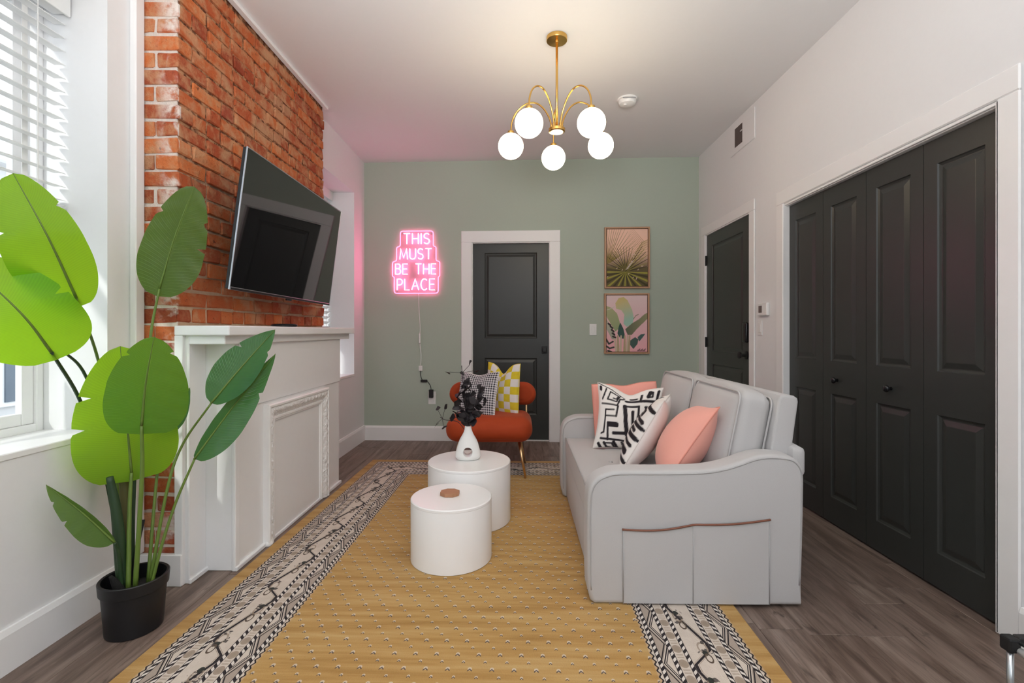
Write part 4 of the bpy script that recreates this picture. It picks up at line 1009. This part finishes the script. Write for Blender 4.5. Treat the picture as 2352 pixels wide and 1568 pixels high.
# ------------------------------------------------------------------ sofa
so = thing('loveseat', 'light grey fabric loveseat with side pocket along the right of the rug', 'sofa', (0.75, 2.75, 0.0))
ap = [(0.300, 0.025), (0.318, 0.012), (1.185, 0.012), (1.190, 0.10), (1.194, 0.22), (1.197, 0.33), (1.199, 0.42), (1.200, 0.50), (1.200, 0.545), (1.196, 0.585), (1.180, 0.615), (1.150, 0.638), (1.100, 0.647), (1.040, 0.648), (0.985, 0.638), (0.930, 0.618), (0.875, 0.600), (0.810, 0.587), (0.740, 0.581), (0.600, 0.578), (0.430, 0.577), (0.372, 0.568), (0.325, 0.545), (0.297, 0.505), (0.288, 0.45), (0.286, 0.38), (0.286, 0.30), (0.286, 0.22), (0.286, 0.14), (0.289, 0.07)]
def smooth_poly(P, n_=3):
    Q = [Vector((p[0], 0, p[1])) for p in P]; N_ = len(Q); out = []
    for i in range(N_):
        a, b_, c, d = Q[i - 1], Q[i], Q[(i + 1) % N_], Q[(i + 2) % N_]
        for k in range(n_):
            t = k / n_; p = 0.5 * ((2 * b_) + (c - a) * t + (2 * a - 5 * b_ + 4 * c - d) * t * t + (3 * b_ - a - 3 * c + d) * t ** 3); out.append((p.x, p.z))
    return out
aps = ap[:3] + smooth_poly(ap, 1)[3:]
top = bez([(p[0], 0, p[1]) for p in ap[3:]], 3); aps = [(p[0], p[1]) for p in ap[:3]] + [(p.x, p.z) for p in top]
def inset(P, d):
    N_ = len(P); out = []
    for i in range(N_):
        a, b_ = Vector(P[i - 1]), Vector(P[(i + 1) % N_]); t = (b_ - a).normalized(); out.append((P[i][0] - t.y * d, P[i][1] + t.x * d))
    return out
def soft_slab(P, y0, y1, r, k=5):
    """outline in x,z (counter-clockwise) extruded along y with rounded rims"""
    mb = MB(); rings = []
    for i in range(k + 1): a = PI / 2 * i / k; rings.append((r * (1 - math.sin(a)), y0 + r * (1 - math.cos(a))))
    for i in range(k, -1, -1): a = PI / 2 * i / k; rings.append((r * (1 - math.sin(a)), y1 - r * (1 - math.cos(a))))
    V = []; N_ = len(P); F = []
    for d, y in rings: V += [(p[0], y, p[1]) for p in inset(P, d)]
    for q in range(len(rings) - 1):
        for i in range(N_): F.append((q * N_ + i, q * N_ + (i + 1) % N_, (q + 1) * N_ + (i + 1) % N_, (q + 1) * N_ + i))
    F.append(tuple(range(N_))[::-1]); F.append(tuple((len(rings) - 1) * N_ + i for i in range(N_)))
    return mb.add(V, F)
ya0, ya1 = 2.035, 2.155; yb0, yb1 = 3.345, 3.465
for nm, y0, y1 in (('arm', ya0, ya1), ('arm', yb0, yb1)):
    a_ = part(nm, soft_slab(aps, y0, y1, 0.020), M['sofa'], so, 'auto')
    ctr = (0.745, 0.31)
    def shr(p, d): 
        v_ = Vector((ctr[0] - p[0], ctr[1] - p[1])); return (p[0] + v_.normalized().x * d, p[1] + v_.normalized().y * d)
    part('piping', MB().tube([(p[0], y0 + 0.0008, p[1]) for p in inset(aps, 0.014)[3:]], 0.0032, 6), M['sofa_dark'], a_, True)
    if y0 < 3:
        # pocket panel: two bays, top edge sags
        def ptop(x): 
            t = (x - 0.435) / (1.05 - 0.435); base_ = 0.333 + 0.045 * t
            u = (t / 0.48 if t < 0.48 else (t - 0.48) / 0.52); return base_ - 0.010 * math.sin(PI * u) * (1 if t < 0.48 else 0.5)
        V = []; F = []; NX_ = 40; NZ_ = 12
        for i in range(NX_ + 1):
            x = 0.435 + 0.615 * i / NX_; t = i / NX_
            u = (t / 0.48 if t < 0.48 else (t - 0.48) / 0.52)
            for j in range(NZ_ + 1):
                z = 0.020 + (ptop(x) - 0.020) * j / NZ_
                puff = 0.004 + 0.010 * math.sin(PI * min(1, max(0, u))) ** 0.7 * (j / NZ_) ** 0.8 * (0.6 + 0.4 * math.sin(j / NZ_ * PI))
                V.append((x, y0 - puff, z))
        for i in range(NX_):
            for j in range(NZ_): F.append((i * (NZ_ + 1) + j, (i + 1) * (NZ_ + 1) + j, (i + 1) * (NZ_ + 1) + j + 1, i * (NZ_ + 1) + j + 1))
        pk = part('pocket', MB().add(V, F), M['sofa'], so, True)
        part('pocket_trim', MB().tube([(0.432 + 0.621 * i / 40, y0 - 0.0065 - 0.008 * abs(math.sin(PI * (i / 40) / 0.5)), ptop(0.435 + 0.615 * i / 40)) for i in range(41)], 0.0042, 6), M['brown_trim'], pk, True, label='brown leather edge of the pocket')
        sxm = 0.435 + 0.615 * 0.48
        for xs in (0.437, sxm, 1.049): part('seam', MB().tube([(xs, y0 - 0.0055, 0.02), (xs, y0 - 0.0055, ptop(xs))], 0.0022, 5), M['sofa_dark'], pk, True)
part('seat_base', MB().bbox(0.322, 1.10, ya1 - 0.004, yb0 + 0.004, 0.025, 0.30, 0.012, 2), M['sofa'], so, 'auto')
sc_ = MB().rbox((0.685, 2.75, 0.358), (0.735, 1.192, 0.140), 0.016, 24, (0.0, 0, 0.006))
V = []
for (x, y, z) in sc_.V:      # tufted dimples
    if z > 0.36:
        for (bx_, by_) in ((0.52, 2.45), (0.52, 2.75), (0.52, 3.05), (0.76, 2.45), (0.76, 2.75), (0.76, 3.05)):
            z -= 0.016 * math.exp(-((x - bx_) ** 2 + (y - by_) ** 2) / 0.0016)
    V.append((x, y, z))
sc_.V = V
seat = part('seat_cushion', sc_, M['sofa'], so, True, weld=0.0008)
part('piping', MB().tube([(0.3195, y, 0.4255) for y in np.linspace(ya1, yb0, 12)], 0.003, 6), M['sofa_dark'], seat, True)
for (bx_, by_) in ((0.52, 2.45), (0.52, 2.75), (0.52, 3.05)): part('button', MB().lathe([(0.012, 0.4205), (0.009, 0.4245), (0.001, 0.4258)], bx_, by_, 12), M['sofa_dark'], seat, True)
bk = MB().prism([(1.055, 0.30), (1.108, 0.62), (1.148, 0.868), (1.158, 0.884), (1.175, 0.888), (1.218, 0.882), (1.232, 0.872), (1.235, 0.855), (1.203, 0.62), (1.185, 0.10), (1.05, 0.10)], 'y', ya1 - 0.015, yb0 + 0.015, 0.012, 3)
part('backrest', bk, M['sofa'], so, 'auto')
part('back_roll', MB().rbox((1.215, 2.75, 0.60), (0.07, 1.30, 0.14), 0.03, 8, (0.01, 0, 0)), M['sofa'], so, True, weld=0.0008)
def cushion(y0, y1):
    yc = (y0 + y1) / 2; ang = 0.20
    def fn(q):
        x, y, z = q
        return Vector((x * math.cos(ang) + z * math.sin(ang), y, -x * math.sin(ang) + z * math.cos(ang)))
    c = part('back_cushion', MB().rbox((1.025, yc, 0.655), (0.150, y1 - y0, 0.475), 0.050, 20, (0.062, 0.006, 0.026), fn), M['sofa'], so, True, weld=0.0008)
    for fx in (-0.072, 0.072):
        P_ = []
        hy, hz = (y1 - y0) / 2 - 0.012, 0.475 / 2 - 0.008; rr = 0.04
        for (cy_, cz_, a0) in ((hy - rr, hz - rr, 0), (-(hy - rr), hz - rr, 90), (-(hy - rr), -(hz - rr), 180), (hy - rr, -(hz - rr), 270)):
            for k in range(5):
                a = math.radians(a0 + 90 * k / 4); P_.append((fx, cy_ + rr * math.cos(a), cz_ + rr * math.sin(a)))
        P_ = [fn(Vector(p)) + Vector((1.025, yc, 0.655)) for p in P_]
        part('welt', MB().tube(P_, 0.0048, 6, True), M['sofa'], c, True)
cushion(2.165, 2.748); cushion(2.754, 3.338)
for x in (0.36, 1.12):
    for y in (2.09, 3.41): part('foot', MB().lathe([(0.018, 0.0115 if x < 0.9 else 0.0), (0.022, 0.03)], x, y, 14), M['black'], so, 'auto')

# ------------------------------------------------------------------ pillows
def pillow(name, label, center, right, up, size, thick, mat, seam, pinch=0.07, chop=0.0, img=None, back_col=None, n_=32, group=None, sag=0.0, pw=0.42):
    right = Vector(right).normalized(); up = Vector(up); up = (up - right * up.dot(right)).normalized(); nrm = right.cross(up)
    a = size[0] / 2; b_ = size[1] / 2
    def shape(u, v, s_):
        x = a * u * (1 - pinch * (1 - v * v) * abs(u) ** 1.5); y = b_ * v * (1 - pinch * (1 - u * u) * abs(v) ** 1.5)
        z = s_ * thick / 2 * (max(0, (1 - u * u)) * max(0, (1 - v * v))) ** pw
        if chop: y -= chop * math.exp(-(u / 0.38) ** 2) * max(0, (v + 0.3) / 1.3) ** 2; z *= 1 - 0.5 * math.exp(-(u / 0.3) ** 2) * max(0, v)
        z += sag * (u * u - 0.3)
        return (x, y, z)
    V = []; F = []; UV = []; COL = []
    nn = n_
    def g(k): return math.sin((k / nn * 2 - 1) * PI / 2) * 0.55 + (k / nn * 2 - 1) * 0.45
    for s_ in (1, -1):
        o_ = len(V)
        for i in range(nn + 1):
            for j in range(nn + 1):
                u, v = g(i), g(j); V.append(shape(u, v, s_)); UV.append(((u + 1) / 2, (v + 1) / 2))
                if img is not None:
                    if s_ > 0:
                        H_, W_, _ = img.shape; COL.append(img[min(H_ - 1, int((1 - (v + 1) / 2) * H_)), min(W_ - 1, int((u + 1) / 2 * W_))])
                    else: COL.append(back_col)
        for i in range(nn):
            for j in range(nn):
                f = (o_ + i * (nn + 1) + j, o_ + (i + 1) * (nn + 1) + j, o_ + (i + 1) * (nn + 1) + j + 1, o_ + i * (nn + 1) + j + 1)
                F.append(f if s_ > 0 else f[::-1])
    me = bpy.data.meshes.new(name); me.from_pydata(V, [], F); me.shade_smooth(); me.materials.append(mat)
    uvl = me.uv_layers.new(name='UVMap'); li = np.zeros(len(me.loops), np.int32); me.loops.foreach_get('vertex_index', li)
    uvl.data.foreach_set('uv', np.array(UV)[li].astype(np.float32).ravel())
    if img is not None:
        ca = me.color_attributes.new('Col', 'FLOAT_COLOR', 'POINT'); ca.data.foreach_set('color', np.concatenate([np.array(COL), np.ones((len(COL), 1))], 1).astype(np.float32).ravel())
    o = link(name, me); o.location = center; o.rotation_euler = Matrix((right, up, nrm)).transposed().to_euler()
    tag(o, label, 'pillow', group)
    P_ = [shape(u, 1, 1) for u in np.linspace(-1, 1, 17)][:-1] + [shape(1, v, 1) for v in np.linspace(1, -1, 17)][:-1] + [shape(u, -1, 1) for u in np.linspace(1, -1, 17)][:-1] + [shape(-1, v, 1) for v in np.linspace(-1, 1, 17)][:-1]
    sm = MB().tube(P_, 0.0030, 6, True); link('edge_seam', sm.mesh('edge_seam', seam, True), o)
    return o
# maze print drawn as brush strokes
def maze(which):
    N_ = 200; X, Y = raster(N_, N_); im = np.zeros((N_, N_, 3)); im[:] = (0.78, 0.74, 0.71); K = (0.018, 0.014, 0.018)
    def T(x, y):                    # artwork units -> 0..1
        x -= 265; y -= 100; det = 900 * 930 + 125 * 235
        return ((x * 930 + y * 235) / det, (900 * y - 125 * x) / det)
    def st(w_, *p): stroke(im, X, Y, [T(*q) for q in p], w_ / 1850.0, K, 1.0, 0.008)
    if which == 0:
        st(16, (275, 110), (450, 195), (620, 300)); st(44, (292, 165), (280, 205)); st(24, (372, 190), (320, 270), (268, 345))
        st(22, (445, 335), (492, 345), (528, 285), (425, 232), (352, 350), (480, 385), (560, 275)); st(26, (245, 410), (480, 445), (545, 335), (610, 315))
        st(24, (430, 605), (270, 585), (290, 500), (420, 510)); st(30, (490, 450), (435, 605)); st(26, (265, 600), (205, 820), (165, 832))
        st(72, (310, 712), (415, 730)); st(32, (288, 690), (250, 935)); st(34, (150, 905), (300, 935), (520, 985), (560, 860)); st(48, (350, 845), (540, 862)); st(60, (590, 450), (560, 650), (530, 880))
        st(34, (590, 445), (780, 470), (735, 625), (690, 740)); st(44, (680, 545), (640, 730)); st(28, (640, 735), (690, 690))
        st(44, (630, 350), (830, 385), (1050, 430), (1105, 270)); st(38, (820, 380), (860, 280)); st(60, (985, 265), (945, 330)); st(30, (930, 340), (1000, 345), (1020, 270)); st(34, (700, 305), (780, 322))
        st(36, (870, 495), (1065, 530)); st(36, (880, 495), (850, 590)); st(34, (790, 640), (960, 690), (1010, 560)); st(34, (830, 760), (960, 790)); st(40, (700, 850), (900, 880), (930, 760)); st(40, (620, 990), (880, 1010)); st(36, (700, 1000), (690, 1150)); st(36, (800, 1010), (790, 1160))
        st(34, (190, 975), (215, 1050), (290, 1085)); st(26, (210, 985), (300, 1000), (320, 1080)); st(44, (330, 980), (370, 1130)); st(34, (440, 1000), (450, 1150)); st(40, (110, 975), (150, 1090)); st(44, (560, 1000), (590, 1150))
    else:
        def q(w_, *p): stroke(im, X, Y, p, w_ * 1.25, K, 1.0, 0.008)
        w_ = 0.021
        q(w_, (0.02, 0.18), (0.20, 0.16), (0.34, 0.06)); q(w_, (0.05, 0.36), (0.28, 0.34), (0.29, 0.20), (0.16, 0.24), (0.17, 0.29), (0.22, 0.28)); q(w_, (0.02, 0.42), (0.36, 0.42), (0.38, 0.14))
        q(w_, (0.02, 0.56), (0.26, 0.56), (0.26, 0.48), (0.10, 0.49)); q(w_, (0.36, 0.42), (0.36, 0.64), (0.04, 0.66)); q(0.035, (0.08, 0.76), (0.26, 0.76)); q(w_, (0.02, 0.86), (0.34, 0.86), (0.36, 0.64)); q(0.03, (0.10, 0.97), (0.30, 0.95))
        q(w_, (0.72, 0.04), (0.80, 0.20), (0.98, 0.22)); q(w_, (0.70, 0.14), (0.76, 0.28), (0.95, 0.32)); q(0.03, (0.78, 0.40), (0.92, 0.42)); q(w_, (0.86, 0.03), (0.90, 0.12), (0.98, 0.12))
    return im
GS = 'throw pillows on the loveseat'
pillow('throw_pillow', 'salmon pink pillow at the far end of the loveseat, behind the maze print one', (0.715, 3.235, 0.615), (1, -0.08, 0.06), (0.17, 0.16, 0.97), (0.43, 0.41), 0.11, M['pink'], M['coral_seam'], 0.0, 0.02, group=GS)
pillow('throw_pillow', 'black and white maze print pillow in front of the salmon pink one', (0.685, 3.045, 0.620), (0.95, -0.22, -0.06), (0.24, 0.22, 0.95), (0.41, 0.42), 0.12, M['print_fabric'], M['cream_seam'], 0.11, 0.045, maze(0), (0.78, 0.74, 0.71), 110, GS)
pillow('throw_pillow', 'white pillow with a black maze band, in the middle of the loveseat', (0.705, 2.680, 0.610), (-0.36, -0.93, 0.05), (0.50, -0.05, 0.85), (0.45, 0.45), 0.17, M['print_fabric'], M['cream_seam'], 0.05, 0.02, maze(1)[:, ::-1], (0.80, 0.76, 0.73), 110, GS, pw=0.5)
pillow('throw_pillow', 'plump coral pillow nearest the viewer on the loveseat', (0.830, 2.425, 0.615), (-0.20, -0.97, 0.10), (0.56, -0.05, 0.83), (0.45, 0.45), 0.22, M['coral'], M['coral_seam'], 0.09, 0.0, n_=40, group=GS, pw=0.66)

# ------------------------------------------------------------------ orange chair and its pillows
CX_, CY_ = -0.245, 3.99
chp = thing('accent_chair', 'burnt orange velvet chair with slim gold legs in front of the back door', 'chair', (CX_, CY_, 0.0))
part('seat', MB().rbox((CX_, CY_ - 0.01, 0.387), (0.690, 0.50, 0.195), 0.092, 18, (0.0, 0.02, 0.008)), M['velvet'], chp, True, weld=0.0008)
bo_ = []
for (cx_, sg) in ((0.280, 1), (-0.280, -1)):          # stadium outline of the backrest, counter-clockwise
    for k in range(15):
        a = -PI / 2 + PI * k / 14 + (0 if sg > 0 else PI); bo_.append((cx_ + 0.1025 * math.cos(a), 0.1025 * math.sin(a)))
    for k in range(1, 14): bo_.append((cx_ - sg * 0.56 * k / 14, sg * 0.1025))
br = soft_slab([(x + CX_ + 0.005, z + 0.615) for x, z in bo_], 4.252, 4.368, 0.056, 8)
br.V = [(x, y - 0.55 * (x - CX_) ** 2, z) for x, y, z in br.V]
part('backrest', br, M['velvet'], chp, True)
for sx in (-1, 1):
    for (y0, y1, n2_) in ((CY_ - 0.14, CY_ - 0.225, 'front'), (CY_ + 0.12, CY_ + 0.215, 'rear')):
        part('leg', MB().tube([(CX_ + sx * 0.235, y0, 0.31), (CX_ + sx * 0.290, y1, 0.0145)], [0.015, 0.0085], 14), M['gold'], chp, True)
    part('back_post', MB().tube(bez([(CX_ + sx * 0.285, CY_ + 0.10, 0.33), (CX_ + sx * 0.30, CY_ + 0.20, 0.40), (CX_ + sx * 0.302, CY_ + 0.255, 0.50), (CX_ + sx * 0.302, CY_ + 0.275, 0.60)], 5), 0.009, 12), M['gold'], chp, True)
def uvmat(name, fn):
    n = NM(name, 0.85, spec=0.2); x, y, _ = n.xyz(n.coord('UV')); fn(n, x, y); f = n.noise(n.coord('Object'), 300, 3); n.bump(f, 0.15, 0.003); return n.m
def f_check(n, x, y):
    k = ((x * 6.0).floor() + (y * 7.0).floor()).mod(2.0).lt(0.5); nz = n.noise(n.coord('Object'), 40, 2)
    n.base(n.mix(k, (0.72, 0.68, 0.66), n.mix(nz, (0.60, 0.46, 0.025), (0.72, 0.57, 0.045))))
def f_hound(n, x, y):
    gx = (x * 20.0).fract(); gy = (y * 20.0).fract(); a = gx.lt(0.5); b_ = gy.lt(0.5)
    twill = ((x - y) * 80.0).fract().lt(0.5)
    same = 1.0 - (a - b_).abs(); dark_ = a * b_ + (1.0 - same) * twill
    n.base(n.mix(dark_.min(1.0), (0.68, 0.65, 0.68), (0.020, 0.018, 0.028)))
M['check'] = uvmat('yellow_check_fabric', f_check); M['hound'] = uvmat('houndstooth_fabric', f_hound)
GC = 'pillows on the orange chair'
pillow('throw_pillow', 'yellow and white checked pillow with pointed corners on the orange chair', (-0.145, 4.095, 0.672), (0.78, -0.62, 0.0), (-0.02, 0.10, 1), (0.36, 0.45), 0.12, M['check'], M['yellow_seam'], 0.05, 0.085, n_=48, group=GC)
pillow('throw_pillow', 'black and white houndstooth pillow leaning on the checked one', (-0.355, 4.01, 0.635), (0.88, -0.46, 0.06), (0.16, 0.26, 0.95), (0.38, 0.39), 0.13, M['hound'], M['cream_seam'], 0.05, 0.02, n_=48, group=GC)

# ------------------------------------------------------------------ tall leafy plant in a black pot
PX, PY = -1.520, 1.865
pl = thing('potted_plant', 'tall banana leaf plant in a black pot under the near window', 'plant', (PX, PY, 0.0))
part('pot', MB().lathe([(0.001, 0.0), (0.088, 0.0), (0.094, 0.004), (0.105, 0.160), (0.107, 0.162), (0.112, 0.164), (0.115, 0.205), (0.112, 0.208), (0.104, 0.206), (0.100, 0.14), (0.001, 0.14)], PX, PY, 56), M['pot'], pl, 'auto')
part('soil', MB().lathe([(0.1015, 0.150), (0.06, 0.158), (0.001, 0.162)], PX, PY, 24), M['soil'], pl, True)
LEAVES = [
 # midrib base, middle, tip ; half widths (left, right of midrib seen from the room) ; fold ; widest point ; facing
 ([(-1.523, 1.62, 1.284), (-1.499, 1.5, 1.464), (-1.561, 1.45, 1.656)], (0.125, 0.088), 0.12, 0.38, (0.55, -0.82, 0.1), 'blunt', (0.62,), (0.72,)),
 ([(-1.59, 1.6, 1.099), (-1.587, 1.5, 1.225), (-1.689, 1.42, 1.394)], (0.150, 0.140), 0.10, 0.36, (0.55, -0.82, 0.1), 'blunt', (), (0.55,)),
 ([(-1.539, 2.02, 1.352), (-1.479, 2.02, 1.551), (-1.375, 2.0, 1.78)], (0.106, 0.128), 0.12, 0.38, (0.45, -0.88, 0.05), 'blunt', (0.72,), (0.74, 0.52)),
 ([(-1.561, 1.9, 0.601), (-1.566, 1.88, 0.841), (-1.556, 1.84, 1.111)], (0.172, 0.165), 0.10, 0.30, (0.62, -0.78, 0.1), 'round', (0.45, 0.66), ()),
 ([(-1.424, 1.78, 0.814), (-1.384, 1.75, 0.977), (-1.33, 1.72, 1.149)], (0.118, 0.142), 0.14, 0.34, (0.55, -0.8, 0.2), 'round', (0.80,), (0.86,)),
 ([(-1.27, 1.95, 0.873), (-1.171, 2.0, 1.02), (-1.056, 2.05, 1.176)], (0.092, 0.085), 0.22, 0.42, (0.35, -0.80, 0.45), 'point', (0.66,), (0.78,)),
 ([(-1.339, 1.95, 0.643), (-1.21, 2.0, 0.849), (-1.054, 2.05, 1.072)], (0.034, 0.120), 0.42, 0.38, (0.25, -0.90, 0.30), 'point', (), (0.70,)),
 ([(-1.543, 1.8, 0.365), (-1.621, 1.75, 0.495), (-1.709, 1.7, 0.616)], (0.072, 0.020), 0.50, 0.30, (0.55, -0.80, 0.15), 'point', (0.55, 0.8), ()),
 ([(-1.70, 1.75, 1.102), (-1.712, 1.73, 1.138), (-1.722, 1.70, 1.178)], (0.030, 0.030), 0.3, 0.4, (0.3, -0.9, 0.3), 'point', (), ()),
 ([(-1.505, 2.0, 0.728), (-1.467, 2.03, 0.815), (-1.428, 2.05, 0.925)], (0.040, 0.045), 0.35, 0.4, (0.4, -0.85, 0.3), 'point', (), ()),
]
def leaf_mesh(mid, hw, fold, wide, nrm, tip, cl, cr):
    NV, NU = 44, 9; P_ = bez(mid, 24); V = []; UV = []; F = []; nv = Vector(nrm).normalized(); N_ = len(P_) - 1
    for i in range(NV + 1):
        t = i / NV; k = t * N_; i0 = min(N_ - 1, int(k)); p = P_[i0].lerp(P_[i0 + 1], k - i0)
        tg = (P_[i0 + 1] - P_[i0]).normalized(); sd_ = tg.cross(nv).normalized(); up_ = sd_.cross(tg)
        # width profile
        e0 = {'round': 0.26, 'blunt': 0.42, 'point': 0.50}[tip]; e1 = {'round': 0.55, 'blunt': 0.50, 'point': 0.85}[tip]
        if t < wide: wv = max(0.0, math.sin(PI / 2 * t / wide)) ** e0
        else: wv = max(0.0, math.cos(PI / 2 * (t - wide) / (1 - wide))) ** e1
        for s_ in (-1, 1):
            for j in range(NU + 1):
                if s_ > 0 and j == 0: continue
                q = j / NU; wl_ = hw[0] if s_ < 0 else hw[1]; cut = 0.0
                for c in (cl if s_ < 0 else cr):
                    cut = max(cut, max(0.0, 1 - abs(t - c) / 0.020) * 0.30)
                ww = wl_ * wv * (1 - cut * q) * q
                sweep = 0.035 * q * q * (1 - t) if tip != 'point' else 0.0
                pos_ = p + sd_ * (s_ * ww * math.cos(fold * 1.2)) + up_ * (ww * math.sin(fold * 1.2)) - up_ * (0.10 * ww * ww / max(wl_, 1e-3)) - tg * sweep * (1 if t < 0.5 else 0.4) + up_ * 0.0012 * math.sin(t * 34 + q * 3 + s_) * q
                V.append(pos_); UV.append((0.5 + s_ * q / 2, t))
    row = 2 * NU + 1
    def idx(i, s_, j): return i * row + (j if s_ < 0 else (0 if j == 0 else NU + j))
    for i in range(NV):
        for j in range(NU):
            F.append((idx(i, -1, j), idx(i, -1, j + 1), idx(i + 1, -1, j + 1), idx(i + 1, -1, j)))
            F.append((idx(i, 1, j), idx(i + 1, 1, j), idx(i + 1, 1, j + 1), idx(i, 1, j + 1)))
    off = Vector((PX, PY, 0)); me = bpy.data.meshes.new('leaf'); me.from_pydata([(v - off)[:] for v in V], [], F); me.shade_smooth()
    uvl = me.uv_layers.new(name='UVMap'); li = np.zeros(len(me.loops), np.int32); me.loops.foreach_get('vertex_index', li)
    uvl.data.foreach_set('uv', np.array(UV)[li].astype(np.float32).ravel()); return me, P_
for iL, L_ in enumerate(LEAVES):
    me, P_ = leaf_mesh(*L_); me.materials.append(M[{2: 'leaf_olive_shaded', 4: 'leaf_mid_shaded', 5: 'leaf_waxy_shaded', 6: 'leaf_waxy_shaded', 7: 'leaf_olive_shaded', 9: 'leaf_waxy_shaded'}.get(iL, 'leaf')]); lo = link('leaf', me, pl); WLOC[lo.name] = Vector((PX, PY, 0))
    part('midrib', MB().tube([p - Vector(L_[4]).normalized() * -0.0015 for p in P_[::3]], [0.0042 * (1 - i / (len(P_[::3]))) + 0.0008 for i in range(len(P_[::3]))], 6), M['stem'], lo, True)
STEMS = [
 ([(-1.523, 1.62, 1.284), (-1.649, 1.84, 1.077), (-1.714, 1.98, 0.805), (-1.651, 1.95, 0.415), (-1.555, 1.89, 0.16)], 0.0045, 0.008, 'stem'),
 ([(-1.59, 1.6, 1.099), (-1.713, 1.84, 0.895), (-1.733, 1.97, 0.589), (-1.575, 1.89, 0.16)], 0.0055, 0.009, 'sheath_dark'),
 ([(-1.539, 2.02, 1.352), (-1.563, 2.0, 1.133), (-1.551, 1.95, 0.739), (-1.533, 1.89, 0.16)], 0.0045, 0.007, 'stem'),
 ([(-1.561, 1.9, 0.601), (-1.553, 1.88, 0.443), (-1.524, 1.84, 0.16)], 0.006, 0.009, 'stem'),
 ([(-1.424, 1.78, 0.814), (-1.439, 1.8, 0.606), (-1.490, 1.83, 0.16)], 0.0055, 0.009, 'stem'),
 ([(-1.27, 1.95, 0.873), (-1.388, 1.95, 0.704), (-1.429, 1.92, 0.534), (-1.479, 1.89, 0.16)], 0.004, 0.007, 'stem'),
 ([(-1.339, 1.95, 0.643), (-1.4, 1.93, 0.478), (-1.437, 1.9, 0.313), (-1.465, 1.88, 0.16)], 0.0045, 0.007, 'stem'),
 ([(-1.543, 1.8, 0.365), (-1.546, 1.82, 0.306), (-1.55, 1.84, 0.16)], 0.006, 0.009, 'sheath_dark'),
 ([(-1.7, 1.75, 1.102), (-1.727, 1.88, 0.986), (-1.718, 2.0, 0.635), (-1.545, 1.91, 0.16)], 0.0045, 0.008, 'sheath_dark'),
 ([(-1.505, 2.0, 0.728), (-1.52, 1.98, 0.55), (-1.494, 1.90, 0.16)], 0.004, 0.007, 'stem')]
for P_, r0, r1, m_ in STEMS:
    Q = bez(P_, 8); part('stem', MB().tube(Q, [r0 + (r1 - r0) * i / (len(Q) - 1) for i in range(len(Q))], 8), M[m_], pl, True)
for P_, r0, r1, m_ in (([(-1.598, 1.84, 0.602), (-1.579, 1.85, 0.454), (-1.559, 1.86, 0.16)], 0.012, 0.024, 'sheath_dark'), ([(-1.606, 1.92, 0.604), (-1.594, 1.91, 0.396), (-1.570, 1.89, 0.16)], 0.017, 0.020, 'sheath_brown'), ([(-1.571, 1.93, 0.61), (-1.574, 1.92, 0.392), (-1.560, 1.90, 0.16)], 0.006, 0.012, 'sheath_dark'), ([(-1.560, 1.80, 0.235), (-1.558, 1.82, 0.20), (-1.555, 1.84, 0.15)], 0.006, 0.022, 'soil'), ([(-1.535, 1.93, 0.40), (-1.545, 1.91, 0.30), (-1.545, 1.89, 0.16)], 0.005, 0.011, 'soil')):
    Q = bez(P_, 8); part('sheath', MB().tube(Q, [r0 + (r1 - r0) * i / (len(Q) - 1) for i in range(len(Q))], 12), M[m_], pl, True)

# ------------------------------------------------------------------ low rack at the right edge
rk = thing('storage_rack', 'low rack corner with black connector and pale tubes by the right wall', 'rack', (1.60, 1.20, 0.0))
for (x, y) in ((1.462, 1.452), (1.80, 1.452), (1.462, 0.95), (1.80, 0.95)):
    cn = part('connector', MB().bbox(x - 0.017, x + 0.017, y - 0.017, y + 0.017, 0.218, 0.260, 0.005, 2), M['black'], rk)
    part('leg', MB().lathe([(0.0085, 0.0), (0.0085, 0.216)], x, y, 14), M['steel'], rk, True)
for x in (1.474, 1.79):
    part('white_tube', MB().tube([(x, 0.965, 0.226), (x, 1.437, 0.226)], 0.0105, 12), M['white_tube'], rk, True)
    part('thin_rod', MB().tube([(x, 0.965, 0.250), (x, 1.437, 0.250)], 0.005, 10), M['steel'], rk, True)
for y in (1.452, 0.95):
    part('cross_bar', MB().bbox(1.478, 1.784, y - 0.012, y + 0.012, 0.243, 0.262, 0.003), M['black'], rk)
